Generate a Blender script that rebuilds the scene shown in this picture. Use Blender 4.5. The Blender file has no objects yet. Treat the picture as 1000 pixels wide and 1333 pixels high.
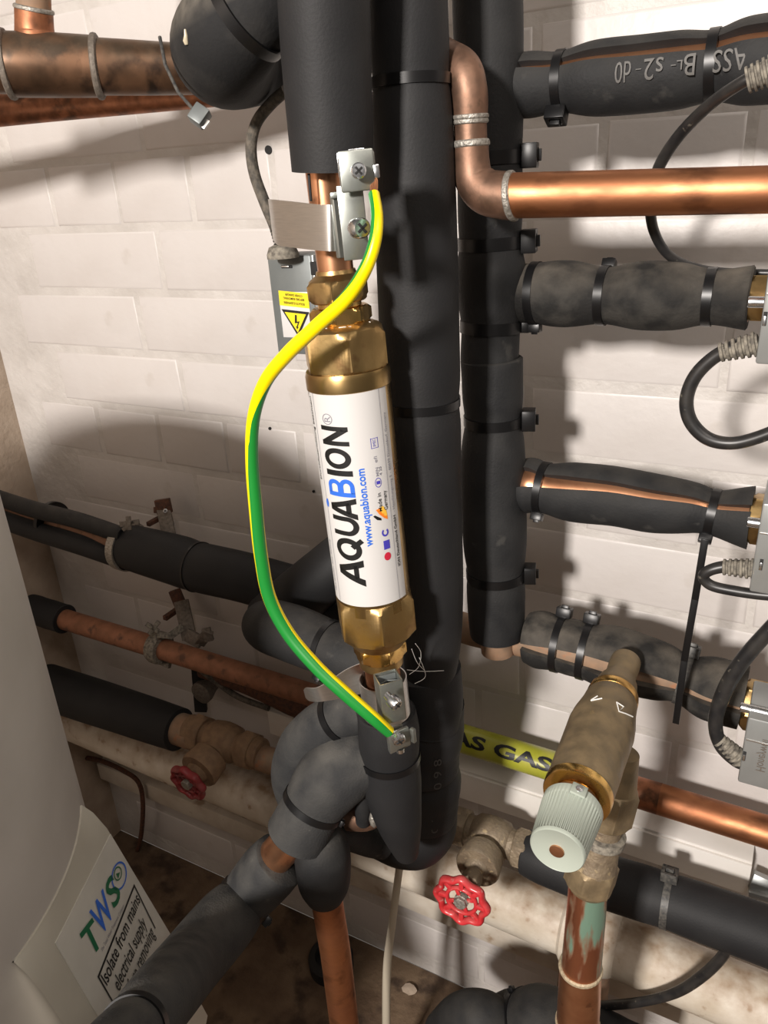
import bpy, bmesh, math, random
from mathutils import Vector, Matrix
random.seed(7)
SC = bpy.context.scene
COL = SC.collection
PI = math.pi

# ------------------------------------------------------------------ camera
DW, CH = .71, 1.12                      # distance of the camera from the back wall, camera height
CX = Vector((.8806, .4709, -.0525)).normalized()
CF = Vector((-.4508, .7986, -.3987)); CF -= CX*CX.dot(CF); CF.normalize()
CD = CF.cross(CX)                       # image-down direction
EYE = Vector((0, -DW, CH))
cam = bpy.data.cameras.new('camera'); co = bpy.data.objects.new('camera', cam); COL.objects.link(co)
cam.sensor_fit = 'HORIZONTAL'; cam.sensor_width = 36; cam.lens = 36.0; cam.clip_start = .02
R = Matrix((CX, -CD, -CF)).transposed()
co.matrix_world = Matrix.Translation(EYE) @ R.to_4x4()
SC.camera = co

# ------------------------------------------------------------------ world, lamps, exposure
w = bpy.data.worlds.new('world'); SC.world = w; w.use_nodes = True
bgn = w.node_tree.nodes['Background']; bgn.inputs[0].default_value = (1, .9, .8, 1); bgn.inputs[1].default_value = .08
def lamp(name, loc, target, sx, sy, power, col):
    l = bpy.data.lights.new(name, 'AREA'); l.shape = 'RECTANGLE'; l.size = sx; l.size_y = sy; l.energy = power; l.color = col
    o = bpy.data.objects.new(name, l); COL.objects.link(o); o.location = loc
    o.rotation_euler = (Vector(target)-Vector(loc)).to_track_quat('-Z', 'Y').to_euler()
    return o
lamp('work_lamp', (-.27, -2.25, 1.70), (-.2, 0, .95), .20, .20, 50, (1, .93, .87))
lamp('ceiling_lamp', (.75, -1.0, 2.25), (-.2, 0, 1.0), 1.0, .5, 7, (1, .89, .80))
SC.view_settings.view_transform = 'Standard'; SC.view_settings.look = 'None'
SC.view_settings.gamma = 1; SC.view_settings.exposure = .60
try: SC.view_settings.use_curve_mapping = False
except Exception: pass

# ------------------------------------------------------------------ measuring helpers
def ray(u, v): return CX*((u-500)/1000) + CD*((v-666.5)/1000) + CF
def at(u, v, h):
    d = ray(u, v); t = (DW-h)/d.y
    return EYE + d*t
def zz(p): return (Vector(p)-EYE).dot(CF)
def px(p):
    q = Vector(p)-EYE; z = q.dot(CF)
    return 500+1000*q.dot(CX)/z, 666.5+1000*q.dot(CD)/z
def idir(du, dv, toward=0.0): return (CX*du + CD*dv - CF*toward).normalized()
def on_plane(u, v, o, n):
    d = ray(u, v); t = (Vector(o)-EYE).dot(n)/d.dot(n)
    return EYE + d*t

# ------------------------------------------------------------------ materials
FS = 3.6
def mat(name, c1, c2=None, rough=.6, rough2=None, metal=0, scale=8, detail=4, bump=0, bscale=40, c3=None, c3lo=.6, c3hi=.7,
        c3scale=3, dust=None, dustamt=.5, lo=.35, hi=.65, spec=None, stretch=None, metal3=None, coat=0):
    m = bpy.data.materials.new(name); m.use_nodes = True
    nt = m.node_tree; N = nt.nodes; L = nt.links; b = N['Principled BSDF']
    b.inputs['Metallic'].default_value = metal
    b.inputs['Roughness'].default_value = rough
    if spec is not None: b.inputs['Specular IOR Level'].default_value = spec
    if coat: b.inputs['Coat Weight'].default_value = coat; b.inputs['Coat Roughness'].default_value = .15
    tc = N.new('ShaderNodeTexCoord'); mp = N.new('ShaderNodeMapping'); L.new(tc.outputs['Object'], mp.inputs[0])
    if stretch: mp.inputs['Scale'].default_value = stretch
    def noise(s, d=4):
        n = N.new('ShaderNodeTexNoise'); n.inputs['Scale'].default_value = s*(FS if d != 6 else 2.2); n.inputs['Detail'].default_value = d
        L.new(mp.outputs[0], n.inputs['Vector']); return n
    def ramp(src, a, z):
        r = N.new('ShaderNodeMapRange'); r.inputs['From Min'].default_value = a; r.inputs['From Max'].default_value = z
        L.new(src, r.inputs['Value']); return r
    def mix(f, a, bcol):
        x = N.new('ShaderNodeMix'); x.data_type = 'RGBA'
        if isinstance(f, float): x.inputs[0].default_value = f
        else: L.new(f, x.inputs[0])
        if isinstance(a, tuple): x.inputs[6].default_value = a+(1,)
        else: L.new(a, x.inputs[6])
        if isinstance(bcol, tuple): x.inputs[7].default_value = bcol+(1,)
        else: L.new(bcol, x.inputs[7])
        return x.outputs[2]
    cur = tuple(c1)
    if c2:
        n = noise(scale, detail); r = ramp(n.outputs[0], lo, hi)
        cur = mix(r.outputs[0], cur, tuple(c2))
        if rough2 is not None:
            rr = N.new('ShaderNodeMapRange'); rr.inputs['To Min'].default_value = rough; rr.inputs['To Max'].default_value = rough2
            L.new(r.outputs[0], rr.inputs['Value']); L.new(rr.outputs[0], b.inputs['Roughness'])
    if c3:
        n = noise(c3scale, 5); r = ramp(n.outputs[0], c3lo, c3hi)
        cur = mix(r.outputs[0], cur, tuple(c3))
        if metal3 is not None:
            mr = N.new('ShaderNodeMapRange'); mr.inputs['To Min'].default_value = metal; mr.inputs['To Max'].default_value = metal3
            L.new(r.outputs[0], mr.inputs['Value']); L.new(mr.outputs[0], b.inputs['Metallic'])
    if dust:                                            # settled dust, lies on what faces up
        g = N.new('ShaderNodeNewGeometry'); s = N.new('ShaderNodeSeparateXYZ'); L.new(g.outputs['Normal'], s.inputs[0])
        up = ramp(s.outputs[2], .0, .9); n = noise(14, 5); nr = ramp(n.outputs[0], .3, .7)
        mu = N.new('ShaderNodeMath'); mu.operation = 'MULTIPLY'; L.new(up.outputs[0], mu.inputs[0]); L.new(nr.outputs[0], mu.inputs[1])
        m2 = N.new('ShaderNodeMath'); m2.operation = 'MULTIPLY'; L.new(mu.outputs[0], m2.inputs[0]); m2.inputs[1].default_value = dustamt
        cur = mix(m2.outputs[0], cur, tuple(dust))
    if isinstance(cur, tuple): b.inputs['Base Color'].default_value = cur+(1,)
    else: L.new(cur, b.inputs['Base Color'])
    if bump:
        n = noise(bscale, 6); bp = N.new('ShaderNodeBump'); bp.inputs['Strength'].default_value = bump; bp.inputs['Distance'].default_value = .003
        L.new(n.outputs[0], bp.inputs['Height']); L.new(bp.outputs[0], b.inputs['Normal'])
    return m
M = {}
M['paint'] = mat('white_masonry_paint', (.60, .57, .55), (.56, .525, .50), rough=.42, scale=3, bump=.35, bscale=22, c3=(.47, .43, .39), c3lo=.66, c3hi=.85, c3scale=7)
M['mortar'] = mat('painted_mortar', (.58, .55, .52), (.50, .47, .44), rough=.5, scale=6, bump=.6, bscale=40, c3=(.33, .28, .23), c3lo=.7, c3hi=.8, c3scale=14)
M['plaster'] = mat('tan_side_wall', (.46, .37, .29), (.36, .28, .21), rough=.8, scale=6, bump=.4, bscale=60)
M['floor'] = mat('dirty_concrete', (.10, .062, .036), (.17, .115, .07), rough=.85, scale=5, bump=.8, bscale=40, c3=(.05, .03, .018), c3lo=.5, c3hi=.65, c3scale=7)
M['foam'] = mat('black_foam', (.014, .0145, .0155), (.023, .0233, .0236), rough=.62, rough2=.75, scale=9, bump=.12, bscale=220, dust=(.10, .09, .075), dustamt=.28, c3=(.04, .039, .037), c3lo=.66, c3hi=.74, c3scale=16, spec=.28)
M['foam_clean'] = mat('clean_black_foam', (.0135, .0137, .0148), (.0195, .0196, .0203), rough=.62, scale=6, bump=.08, bscale=260, spec=.28)
M['foam_top'] = mat('dust_and_lamplit_top_foam', (.014, .014, .0145), (.026, .025, .024), rough=.8, scale=9, bump=.1, bscale=200, dust=(.42, .37, .30), dustamt=.85, lo=.45, hi=.62, spec=.28)  # pale upward faces: dust, plus lamplight on the elbow painted into the colour
M['foam_dusty'] = mat('dusty_black_foam', (.016, .0155, .0148), (.040, .0375, .0335), rough=.8, scale=13, bump=.2, bscale=200, dust=(.15, .13, .105), dustamt=.6, lo=.45, hi=.62, spec=.28)
M['foam_grey'] = mat('grey_black_foam', (.026, .0265, .0275), (.040, .040, .039), rough=.8, scale=12, bump=.25, bscale=240, dust=(.12, .113, .10), dustamt=.6, c3=(.075, .071, .064), c3lo=.68, c3hi=.75, c3scale=22, spec=.28)
M['tie'] = mat('black_nylon', (.006, .006, .0065), rough=.36, spec=.4)
M['tie_grey'] = mat('dusty_nylon', (.03, .03, .03), (.09, .085, .075), rough=.5, scale=90)
M['cable'] = mat('black_cable_sheath', (.013, .013, .014), (.03, .028, .026), rough=.38, scale=25, c3=(.12, .11, .09), c3lo=.66, c3hi=.75, c3scale=60)
M['cable_dusty'] = mat('dusty_cable_sheath', (.055, .05, .042), (.14, .12, .095), rough=.8, scale=60, bump=.3, bscale=200)
M['relief'] = mat('dusty_rubber_relief', (.10, .09, .075), (.26, .235, .19), rough=.85, scale=80)
M['copper'] = mat('aged_copper', (.56, .25, .12), (.36, .15, .075), rough=.42, rough2=.56, metal=1, scale=10, c3=(.2, .085, .045), c3lo=.55, c3hi=.72, c3scale=14, bump=.05, bscale=60, stretch=(.5, 1, 1))
M['copper_dull'] = mat('dull_brown_copper', (.19, .115, .08), (.27, .155, .105), rough=.48, rough2=.6, metal=.85, scale=22, c3=(.18, .11, .075), c3lo=.58, c3hi=.66, c3scale=26, bump=.06, bscale=90)
M['copper_new'] = mat('fresh_copper', (.66, .34, .19), (.55, .26, .14), rough=.32, metal=.95, scale=16, c3=(.38, .18, .10), c3lo=.62, c3hi=.75, c3scale=30)
M['copper_dark'] = mat('dark_brown_copper', (.085, .05, .03), (.17, .09, .05), rough=.38, rough2=.55, metal=.7, scale=9, dust=(.22, .17, .12), dustamt=.7, c3=(.04, .024, .016), c3lo=.5, c3hi=.66, c3scale=13)
M['copper_rust'] = mat('mottled_red_copper', (.42, .17, .085), (.2, .085, .045), rough=.5, metal=.75, scale=24, c3=(.12, .06, .035), c3lo=.56, c3hi=.68, c3scale=12)
M['copper_wall'] = mat('dull_dirty_copper', (.34, .15, .085), (.24, .11, .06), rough=.6, metal=.35, scale=20, c3=(.12, .06, .04), c3lo=.58, c3hi=.7, c3scale=16)
M['copper_dusty'] = mat('dust_covered_copper', (.34, .21, .13), (.25, .17, .115), rough=.75, metal=.25, scale=22, dust=(.42, .34, .25), dustamt=.6, c3=(.36, .16, .08), c3lo=.6, c3hi=.7, c3scale=18)
M['patina'] = mat('patina_copper', (.50, .20, .10), (.33, .12, .07), rough=.34, rough2=.5, metal=.9, scale=14, c3=(.13, .21, .155), c3lo=.47, c3hi=.57, c3scale=15, metal3=0, stretch=(1, 1, .22), bump=.12, bscale=80)
M['solder'] = mat('solder', (.42, .40, .36), (.25, .23, .2), rough=.5, metal=.6, scale=120, bump=.4, bscale=200)
M['flux'] = mat('pale_solder_ring', (.52, .44, .3), (.38, .3, .2), rough=.55, metal=.25, scale=120, bump=.3, bscale=200)
M['brass'] = mat('brass', (.54, .37, .16), (.46, .31, .135), rough=.34, rough2=.42, metal=1, scale=14, c3=(.34, .2, .09), c3lo=.6, c3hi=.75, c3scale=20, bump=.04, bscale=150)
M['brass_smooth'] = mat('smooth_brass', (.48, .325, .14), (.41, .275, .115), rough=.24, rough2=.36, metal=1, scale=6)
M['brass_shiny'] = mat('machined_brass', (.80, .52, .17), (.66, .4, .14), rough=.2, rough2=.32, metal=1, scale=16)
M['brass_dull'] = mat('dull_cast_brass', (.215, .165, .10), (.30, .225, .13), rough=.42, rough2=.6, metal=.55, scale=26, c3=(.45, .32, .15), c3lo=.70, c3hi=.78, c3scale=19, bump=.1, bscale=160)
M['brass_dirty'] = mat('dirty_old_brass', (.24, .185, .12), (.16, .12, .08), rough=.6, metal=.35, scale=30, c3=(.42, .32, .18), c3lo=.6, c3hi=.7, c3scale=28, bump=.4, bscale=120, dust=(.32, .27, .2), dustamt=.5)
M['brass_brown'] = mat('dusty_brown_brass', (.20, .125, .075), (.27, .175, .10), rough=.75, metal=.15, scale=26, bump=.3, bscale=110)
M['zinc'] = mat('zinc_plated_steel', (.40, .42, .39), (.33, .35, .325), rough=.34, rough2=.42, metal=.9, scale=40)
M['screw'] = mat('bright_screw_steel', (.80, .82, .84), (.6, .62, .64), rough=.2, rough2=.35, metal=1, scale=60)
M['stainless'] = mat('brushed_stainless', (.72, .71, .69), (.64, .63, .61), rough=.34, rough2=.38, metal=1, scale=20, stretch=(1, 1, 14))
M['dark'] = mat('dark_recess', (.012, .012, .012), rough=.8)
M['rust'] = mat('rusted_steel', (.13, .05, .025), (.06, .03, .02), rough=.8, scale=60, bump=.5, bscale=120)
M['steel_old'] = mat('old_grey_steel', (.13, .11, .09), (.2, .17, .14), rough=.65, metal=.3, scale=70, bump=.3, bscale=140)
M['box'] = mat('grey_pressed_casing', (.36, .375, .37), (.32, .335, .33), rough=.34, metal=.55, scale=12)
M['box_dark'] = mat('dark_grey_casing', (.135, .15, .15), (.165, .18, .178), rough=.45, metal=.3, scale=12, bump=.03)
M['knob'] = mat('grey_green_plastic', (.36, .40, .345), rough=.4)
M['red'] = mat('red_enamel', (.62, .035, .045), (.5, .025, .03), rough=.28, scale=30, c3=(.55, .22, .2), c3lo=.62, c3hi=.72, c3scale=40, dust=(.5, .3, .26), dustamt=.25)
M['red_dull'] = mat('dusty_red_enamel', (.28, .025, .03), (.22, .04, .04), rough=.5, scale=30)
M['tank'] = mat('off_white_plastic', (.50, .475, .445), (.45, .425, .395), rough=.5, scale=4, bump=.05, bscale=20)
M['plate'] = mat('warm_grey_cover', (.52, .50, .43), (.48, .455, .39), rough=.5, scale=6)
M['white'] = mat('white_label', (.60, .59, .58), rough=.4)
M['sticker'] = mat('matt_sticker', (.62, .61, .56), rough=.35, c2=(.56, .55, .5), scale=8)
M['pvc'] = mat('white_trunking_plastic', (.76, .73, .69), (.70, .67, .62), rough=.4, scale=6)
M['soil'] = mat('painted_waste_pipe', (.66, .60, .51), (.56, .49, .39), rough=.5, scale=8, dust=(.30, .2, .12), dustamt=.95, c3=(.3, .2, .12), c3lo=.62, c3hi=.72, c3scale=14, bump=.2, bscale=60)
M['ledge'] = mat('cream_painted_rail', (.62, .57, .49), (.52, .46, .38), rough=.55, scale=9, c3=(.35, .26, .18), c3lo=.62, c3hi=.72, c3scale=10)
M['yellow'] = mat('yellow_tape', (.30, .31, .025), (.38, .37, .06), rough=.3, scale=12)
M['wire_y'] = mat('yellow_sheath', (.95, .74, .0), rough=.34)
M['wire_g'] = mat('green_sheath', (.01, .22, .03), rough=.36)
M['ink'] = mat('black_ink', (.008, .008, .008), rough=.45)
M['ink_grey'] = mat('grey_ink', (.22, .22, .26), rough=.5)
M['ink_faint'] = mat('faint_grey_print', (.10, .096, .09), rough=.6)
M['ink_foam'] = mat('very_faint_print', (.05, .048, .046), rough=.7)
M['blue'] = mat('blue_ink', (.03, .14, .62), rough=.4)
M['violet'] = mat('dark_blue_ink', (.06, .05, .42), rough=.4)
M['redink'] = mat('red_ink', (.55, .02, .05), rough=.4)
M['orange'] = mat('orange_ink', (.85, .22, .02), rough=.4)
M['gold'] = mat('gold_ink', (.88, .52, .06), rough=.4)
M['green'] = mat('green_ink', (.01, .14, .06), rough=.4)
M['lbl_yellow'] = mat('warning_yellow', (.82, .66, .02), rough=.4)
M['cord'] = mat('cream_cord', (.46, .41, .32), rough=.6)
M['fibre'] = mat('white_fibre', (.75, .75, .72), rough=.6)
M['rubber_black'] = mat('soft_black_rubber', (.012, .012, .012), rough=.7)
M['drip'] = mat('dried_glue', (.5, .44, .32), rough=.3)

# ------------------------------------------------------------------ mesh helpers
class MB:
    def __init__(s): s.v = []; s.f = []
    def add(s, V, Fc):
        o = len(s.v); s.v += [Vector(x) for x in V]; s.f += [[i+o for i in f] for f in Fc]; return s
    def box(s, c, ax, ay, az, hx, hy, hz, bev=0):
        bm = bmesh.new(); bmesh.ops.create_cube(bm, size=2)
        for v in bm.verts: v.co = Vector((v.co.x*hx, v.co.y*hy, v.co.z*hz))
        if bev: bmesh.ops.bevel(bm, geom=bm.edges[:], offset=bev, segments=2, profile=.5, affect='EDGES')
        mt = Matrix((ax, ay, az)).transposed(); c = Vector(c)
        bm.verts.ensure_lookup_table()
        s.add([c + mt @ v.co for v in bm.verts], [[v.index for v in f.verts] for f in bm.faces]); bm.free(); return s
    def bar(s, a, b, wdt, thk, side, bev=.0005):
        a = Vector(a); b = Vector(b); ax = (b-a); L = ax.length; ax.normalize()
        ay = Vector(side) - ax*ax.dot(Vector(side)); ay.normalize(); az = ax.cross(ay)
        return s.box((a+b)/2, ax, ay, az, L/2, wdt/2, thk/2, bev)
def frames(P, ref):
    T = []
    n = len(P)
    for i in range(n):
        a = P[max(i-1, 0)]; b = P[min(i+1, n-1)]; T.append((b-a).normalized())
    u = Vector(ref) - T[0]*T[0].dot(Vector(ref))
    if u.length < 1e-4: u = T[0].orthogonal()
    u.normalize(); U = [u]
    for i in range(1, n):
        u = U[-1] - T[i]*T[i].dot(U[-1]); u.normalize(); U.append(u)
    return T, U
def sweep(P, Rr, seg=24, ref=(0, -1, 0), arc=None, thick=0, caps=True, closed_path=False):
    """tube round the polyline P; arc=(a0,a1) radians measured from ref makes a slit sleeve of the given thickness"""
    P = [Vector(p) for p in P]; T, U = frames(P, ref); V = []; Fc = []
    n = len(P)
    if arc is None:
        for i in range(n):
            b = T[i].cross(U[i])
            for k in range(seg):
                a = 2*PI*k/seg; V.append(P[i] + (U[i]*math.cos(a) + b*math.sin(a))*Rr[i])
        for i in range(n-1):
            for k in range(seg):
                k2 = (k+1) % seg; Fc.append([i*seg+k, i*seg+k2, (i+1)*seg+k2, (i+1)*seg+k])
        if caps: Fc.append(list(range(seg))[::-1]); Fc.append([(n-1)*seg+k for k in range(seg)])
    else:
        a0, a1 = arc[0], arc[1]; m = seg+1; st = 2*m
        for i in range(n):
            b = T[i].cross(U[i])
            lo, hi = (a0, a1) if not callable(a0) else (a0(i/(n-1)), a1(i/(n-1)))
            for rr in (Rr[i], Rr[i]-thick):
                for k in range(m):
                    a = lo+(hi-lo)*k/seg
                    V.append(P[i] + (U[i]*math.cos(a) + b*math.sin(a))*rr)
        for i in range(n-1):
            o = i*st; q = (i+1)*st
            for k in range(seg):
                Fc.append([o+k, o+k+1, q+k+1, q+k]); Fc.append([o+m+k, q+m+k, q+m+k+1, o+m+k+1])
            Fc.append([o, q, q+m, o+m]); Fc.append([o+seg, o+m+seg, q+m+seg, q+seg])
        for o, fl in ((0, False), ((n-1)*st, True)):
            for k in range(seg):
                f = [o+k, o+m+k, o+m+k+1, o+k+1]; Fc.append(f[::-1] if fl else f)
    return V, Fc
def spline(Q, n=8):
    """Catmull-Rom through tuples (Vector, radius)"""
    out = []
    m = len(Q)
    for i in range(m-1):
        p0 = Q[max(i-1, 0)]; p1 = Q[i]; p2 = Q[i+1]; p3 = Q[min(i+2, m-1)]
        for j in range(n if i < m-2 else n+1):
            t = j/n
            def cr(a, b, c, d): return .5*((2*b) + (c-a)*t + (2*a-5*b+4*c-d)*t*t + (-a+3*b-3*c+d)*t**3)
            out.append((cr(p0[0], p1[0], p2[0], p3[0]), cr(p0[1], p1[1], p2[1], p3[1])))
    return out
def path(pts, n=8, smooth=True):
    """pts: (u, v, h, width in px) -> smooth centreline with radii"""
    Q = []
    for u, v, h, wp in pts:
        p = at(u, v, h); Q.append((p, wp*zz(p)/2000))
    if len(Q) == 2 or not smooth:
        out = []
        for i in range(len(Q)-1):
            for j in range(n if i < len(Q)-2 else n+1):
                t = j/n; out.append((Q[i][0].lerp(Q[i+1][0], t), Q[i][1]*(1-t)+Q[i+1][1]*t))
        return out
    return spline(Q, n)
def lathe(o, axis, prof, seg=32, hexr=None, ref=None):
    """prof: (s, r) along axis; hexr: across-flats radius -> a nut with rounded chamfers"""
    o = Vector(o); axis = Vector(axis).normalized(); ref = Vector(ref) if ref else axis.orthogonal()
    u = (ref - axis*axis.dot(ref)).normalized(); b = axis.cross(u); V = []; Fc = []
    for s, r in prof:
        for k in range(seg):
            a = 2*PI*k/seg; rr = r
            if hexr:
                q = (a % (PI/3)) - PI/6; rr = min(r, hexr/math.cos(q))
            V.append(o + axis*s + (u*math.cos(a) + b*math.sin(a))*rr)
    n = len(prof)
    for i in range(n-1):
        for k in range(seg):
            k2 = (k+1) % seg; Fc.append([i*seg+k, i*seg+k2, (i+1)*seg+k2, (i+1)*seg+k])
    Fc.append(list(range(seg))[::-1]); Fc.append([(n-1)*seg+k for k in range(seg)])
    return V, Fc
def nut_prof(s0, s1, rf, ch=.12):
    rc = rf*1.155; L = s1-s0; c = min(L*.22, (rc-rf)*1.3)
    return [(s0, rf*.96), (s0+c*.25, rf*1.02), (s0+c, rc), (s1-c, rc), (s1-c*.25, rf*1.02), (s1, rf*.96)]

# ------------------------------------------------------------------ objects
def mesh_of(name, V, Fc, m, org, sharp=35, smooth=True):
    me = bpy.data.meshes.new(name); me.from_pydata([Vector(v)-org for v in V], [], Fc); me.validate(); me.update()
    bm = bmesh.new(); bm.from_mesh(me); bmesh.ops.remove_doubles(bm, verts=bm.verts, dist=1e-6)
    bmesh.ops.recalc_face_normals(bm, faces=bm.faces); bm.to_mesh(me); bm.free()
    if smooth:
        for p in me.polygons: p.use_smooth = True
        me.set_sharp_from_angle(angle=math.radians(sharp))
    me.materials.append(M[m] if isinstance(m, str) else m)
    return me
def tag(o, label=None, cat=None, group=None, kind=None):
    if label: o['label'] = label
    if cat: o['category'] = cat
    if group: o['group'] = group
    if kind: o['kind'] = kind
    return o
def thing(name, label, cat, loc, group=None):
    o = bpy.data.objects.new(name, None); o.empty_display_size = .01; COL.objects.link(o); o.location = loc
    return tag(o, label, cat, group)
def org_of(par):
    v = Vector((0, 0, 0))
    while par is not None: v += Vector(par.location); par = par.parent
    return v
def part(name, geo, m, parent=None, label=None, sharp=35, smooth=True, loc=None):
    V, Fc = (geo.v, geo.f) if isinstance(geo, MB) else geo
    org = org_of(parent)
    if parent is None:
        org = Vector(loc) if loc is not None else Vector(V[0])
    o = bpy.data.objects.new(name, mesh_of(name, V, Fc, m, org, sharp, smooth)); COL.objects.link(o)
    if parent is None: o.location = org
    else: o.parent = parent
    if label: o['label'] = label
    return o

def nearest(P, u, v):
    """index (float) on centreline P nearest in view to a spot"""
    best = min(range(len(P)), key=lambda i: (px(P[i][0])[0]-u)**2 + (px(P[i][0])[1]-v)**2)
    return best
def tie(parent, P, u, v, head=None, wd=.0062, tilt=(0, 0), tail=None, m='tie', r=None, headscale=1.0, tight=1.0):
    i = nearest(P, u, v); p, rad = P[i]; rad = (r or rad)*tight
    T = (P[min(i+1, len(P)-1)][0] - P[max(i-1, 0)][0]).normalized()
    T = (T + idir(*tilt[:2])*0.0 + Vector((0, 0, 0))).normalized() if tilt == (0, 0) else (T + idir(tilt[0], tilt[1])*math.hypot(*tilt)).normalized()
    # centre: shift along the pipe so the band passes the asked spot
    d = ray(u, v); q = EYE + d*zz(p)
    c = p + T*((q-p).dot(T))
    th = .0012
    V, Fc = lathe(c, T, [(-wd/2, rad-.0005), (-wd/2, rad+th), (wd/2, rad+th), (wd/2, rad-.0005)], 40)
    band = part('cable_tie', (V, Fc), m, parent)
    if head is not None:
        hd = idir(*head); hd = (hd - T*T.dot(hd)).normalized(); side = T.cross(hd)
        k = headscale
        mb = MB(); c2 = c + hd*(rad+.0035*k)
        # lock head: hollow square buckle with the strap end passing through
        A, B, C2 = T, side, hd
        for sx in (-1, 1):
            mb.box(c2+A*sx*.0038*k, A, B, C2, .0011*k, .0042*k, .0032*k, .0004)
            mb.box(c2+B*sx*.0034*k, A, B, C2, .0045*k, .0011*k, .0032*k, .0004)
        hh = part('tie_head', mb, m, band)
        mb2 = MB(); mb2.box(c2+C2*.001*k, A, B, C2, .0024*k, .0011*k, .0034*k+.0006, .0003)
        part('strap_end', mb2, m, band)
    return band
def wobble(P, amp, seed=0):
    rnd = random.Random(seed); out = []
    ph = [rnd.uniform(0, 6) for _ in range(4)]
    for i, (p, r) in enumerate(P):
        t = i/len(P)*9
        out.append((p, r*(1+amp*(math.sin(t*1.7+ph[0])+.6*math.sin(t*3.9+ph[1])))))
    return out
def pinch(P, spots, amt=.09, sig=.012):
    cs = [P[nearest(P, *s)][0] for s in spots]; out = []
    for p, r in P:
        k = sum(math.exp(-((p-c).length/sig)**2) for c in cs); out.append((p, r*(1-amt*min(k, 1))))
    return out
def ends(P, soft=.35):
    """slightly rounded cut end"""
    p0, r0 = P[0]; p1, r1 = P[-1]
    d0 = (P[0][0]-P[1][0]).normalized(); d1 = (P[-1][0]-P[-2][0]).normalized()
    e = soft*.003
    return [(p0, r0*.94)] + [(p0-d0*e, r0)] + P[1:-1] + [(p1-d1*e, r1), (p1, r1*.94)]
def tube(name, P, m, parent=None, seg=28, label=None, ref=(0, -1, 0), **k):
    return part(name, sweep([a for a, b in P], [b for a, b in P], seg, ref, **k), m, parent, label=label)
def ring_on(name, P, u, v, wd, extra, m, parent, seg=36, bulge=True, label=None, r=None):
    i = nearest(P, u, v); p, rad = P[i]; rad = r or rad
    T = (P[min(i+1, len(P)-1)][0] - P[max(i-1, 0)][0]).normalized()
    q = EYE + ray(u, v)*zz(p); c = p + T*((q-p).dot(T))
    if bulge: pr = [(-wd/2, rad-.0002), (-wd*.3, rad+extra*.8), (0, rad+extra), (wd*.3, rad+extra*.8), (wd/2, rad-.0002)]
    else: pr = [(-wd/2, rad-.0002), (-wd/2+.0004, rad+extra), (wd/2-.0004, rad+extra), (wd/2, rad-.0002)]
    return part(name, lathe(c, T, pr, seg), m, parent, label=label)

# ------------------------------------------------------------------ lettering
def text_mesh(s, shear=0, offset=0, space=1.0, thick=0):
    cu = bpy.data.curves.new('lettering', 'FONT'); cu.body = s; cu.size = 1; cu.shear = shear; cu.offset = offset
    cu.space_character = space; cu.resolution_u = 3; cu.extrude = thick
    o = bpy.data.objects.new('lettering', cu); COL.objects.link(o)
    dg = bpy.context.evaluated_depsgraph_get(); dg.update()
    me = bpy.data.meshes.new_from_object(o.evaluated_get(dg))
    V = [v.co.copy() for v in me.vertices]; Fc = [list(p.vertices) for p in me.polygons]
    bpy.data.objects.remove(o); bpy.data.curves.remove(cu); bpy.data.meshes.remove(me)
    return V, Fc
def fitted(s, ymin=0.0, ymax=.70, **k):
    """text scaled so x runs 0..1 over its width and y 0..1 from baseline to cap height"""
    V, Fc = text_mesh(s, **k)
    x0 = min(v.x for v in V); x1 = max(v.x for v in V)
    return [Vector(((v.x-x0)/(x1-x0), (v.y-ymin)/(ymax-ymin), 0)) for v in V], Fc
def cut_grid(V, Fc, nx, ny):
    bm = bmesh.new()
    vs = [bm.verts.new(v) for v in V]
    for f in Fc:
        try: bm.faces.new([vs[i] for i in f])
        except ValueError: pass
    for ax, n in ((0, nx), (1, ny)):
        if n < 2: continue
        lo = min(v.co[ax] for v in bm.verts); hi = max(v.co[ax] for v in bm.verts)
        for i in range(1, n):
            no = Vector((0, 0, 0)); no[ax] = 1; c = Vector((0, 0, 0)); c[ax] = lo+(hi-lo)*i/n
            bmesh.ops.bisect_plane(bm, geom=bm.verts[:]+bm.edges[:]+bm.faces[:], plane_co=c, plane_no=no, dist=1e-7)
    bm.verts.ensure_lookup_table(); bm.verts.index_update()
    r = [v.co.copy() for v in bm.verts], [[v.index for v in f.verts] for f in bm.faces]
    bm.free(); return r
def rect_shape(): return [Vector((0, 0, 0)), Vector((1, 0, 0)), Vector((1, 1, 0)), Vector((0, 1, 0))], [[0, 1, 2, 3]]
def ring_shape(inner=.7, n=28, a0=0, a1=2*PI):
    V = []; Fc = []
    for i in range(n+1):
        a = a0+(a1-a0)*i/n
        for r in (.5, .5*inner): V.append(Vector((.5+r*math.cos(a), .5+r*math.sin(a), 0)))
    for i in range(n): Fc.append([2*i, 2*i+2, 2*i+3, 2*i+1])
    return V, Fc
def disc_shape(n=24): return [Vector((.5+.5*math.cos(2*PI*i/n), .5+.5*math.sin(2*PI*i/n), 0)) for i in range(n)], [list(range(n))]
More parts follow.
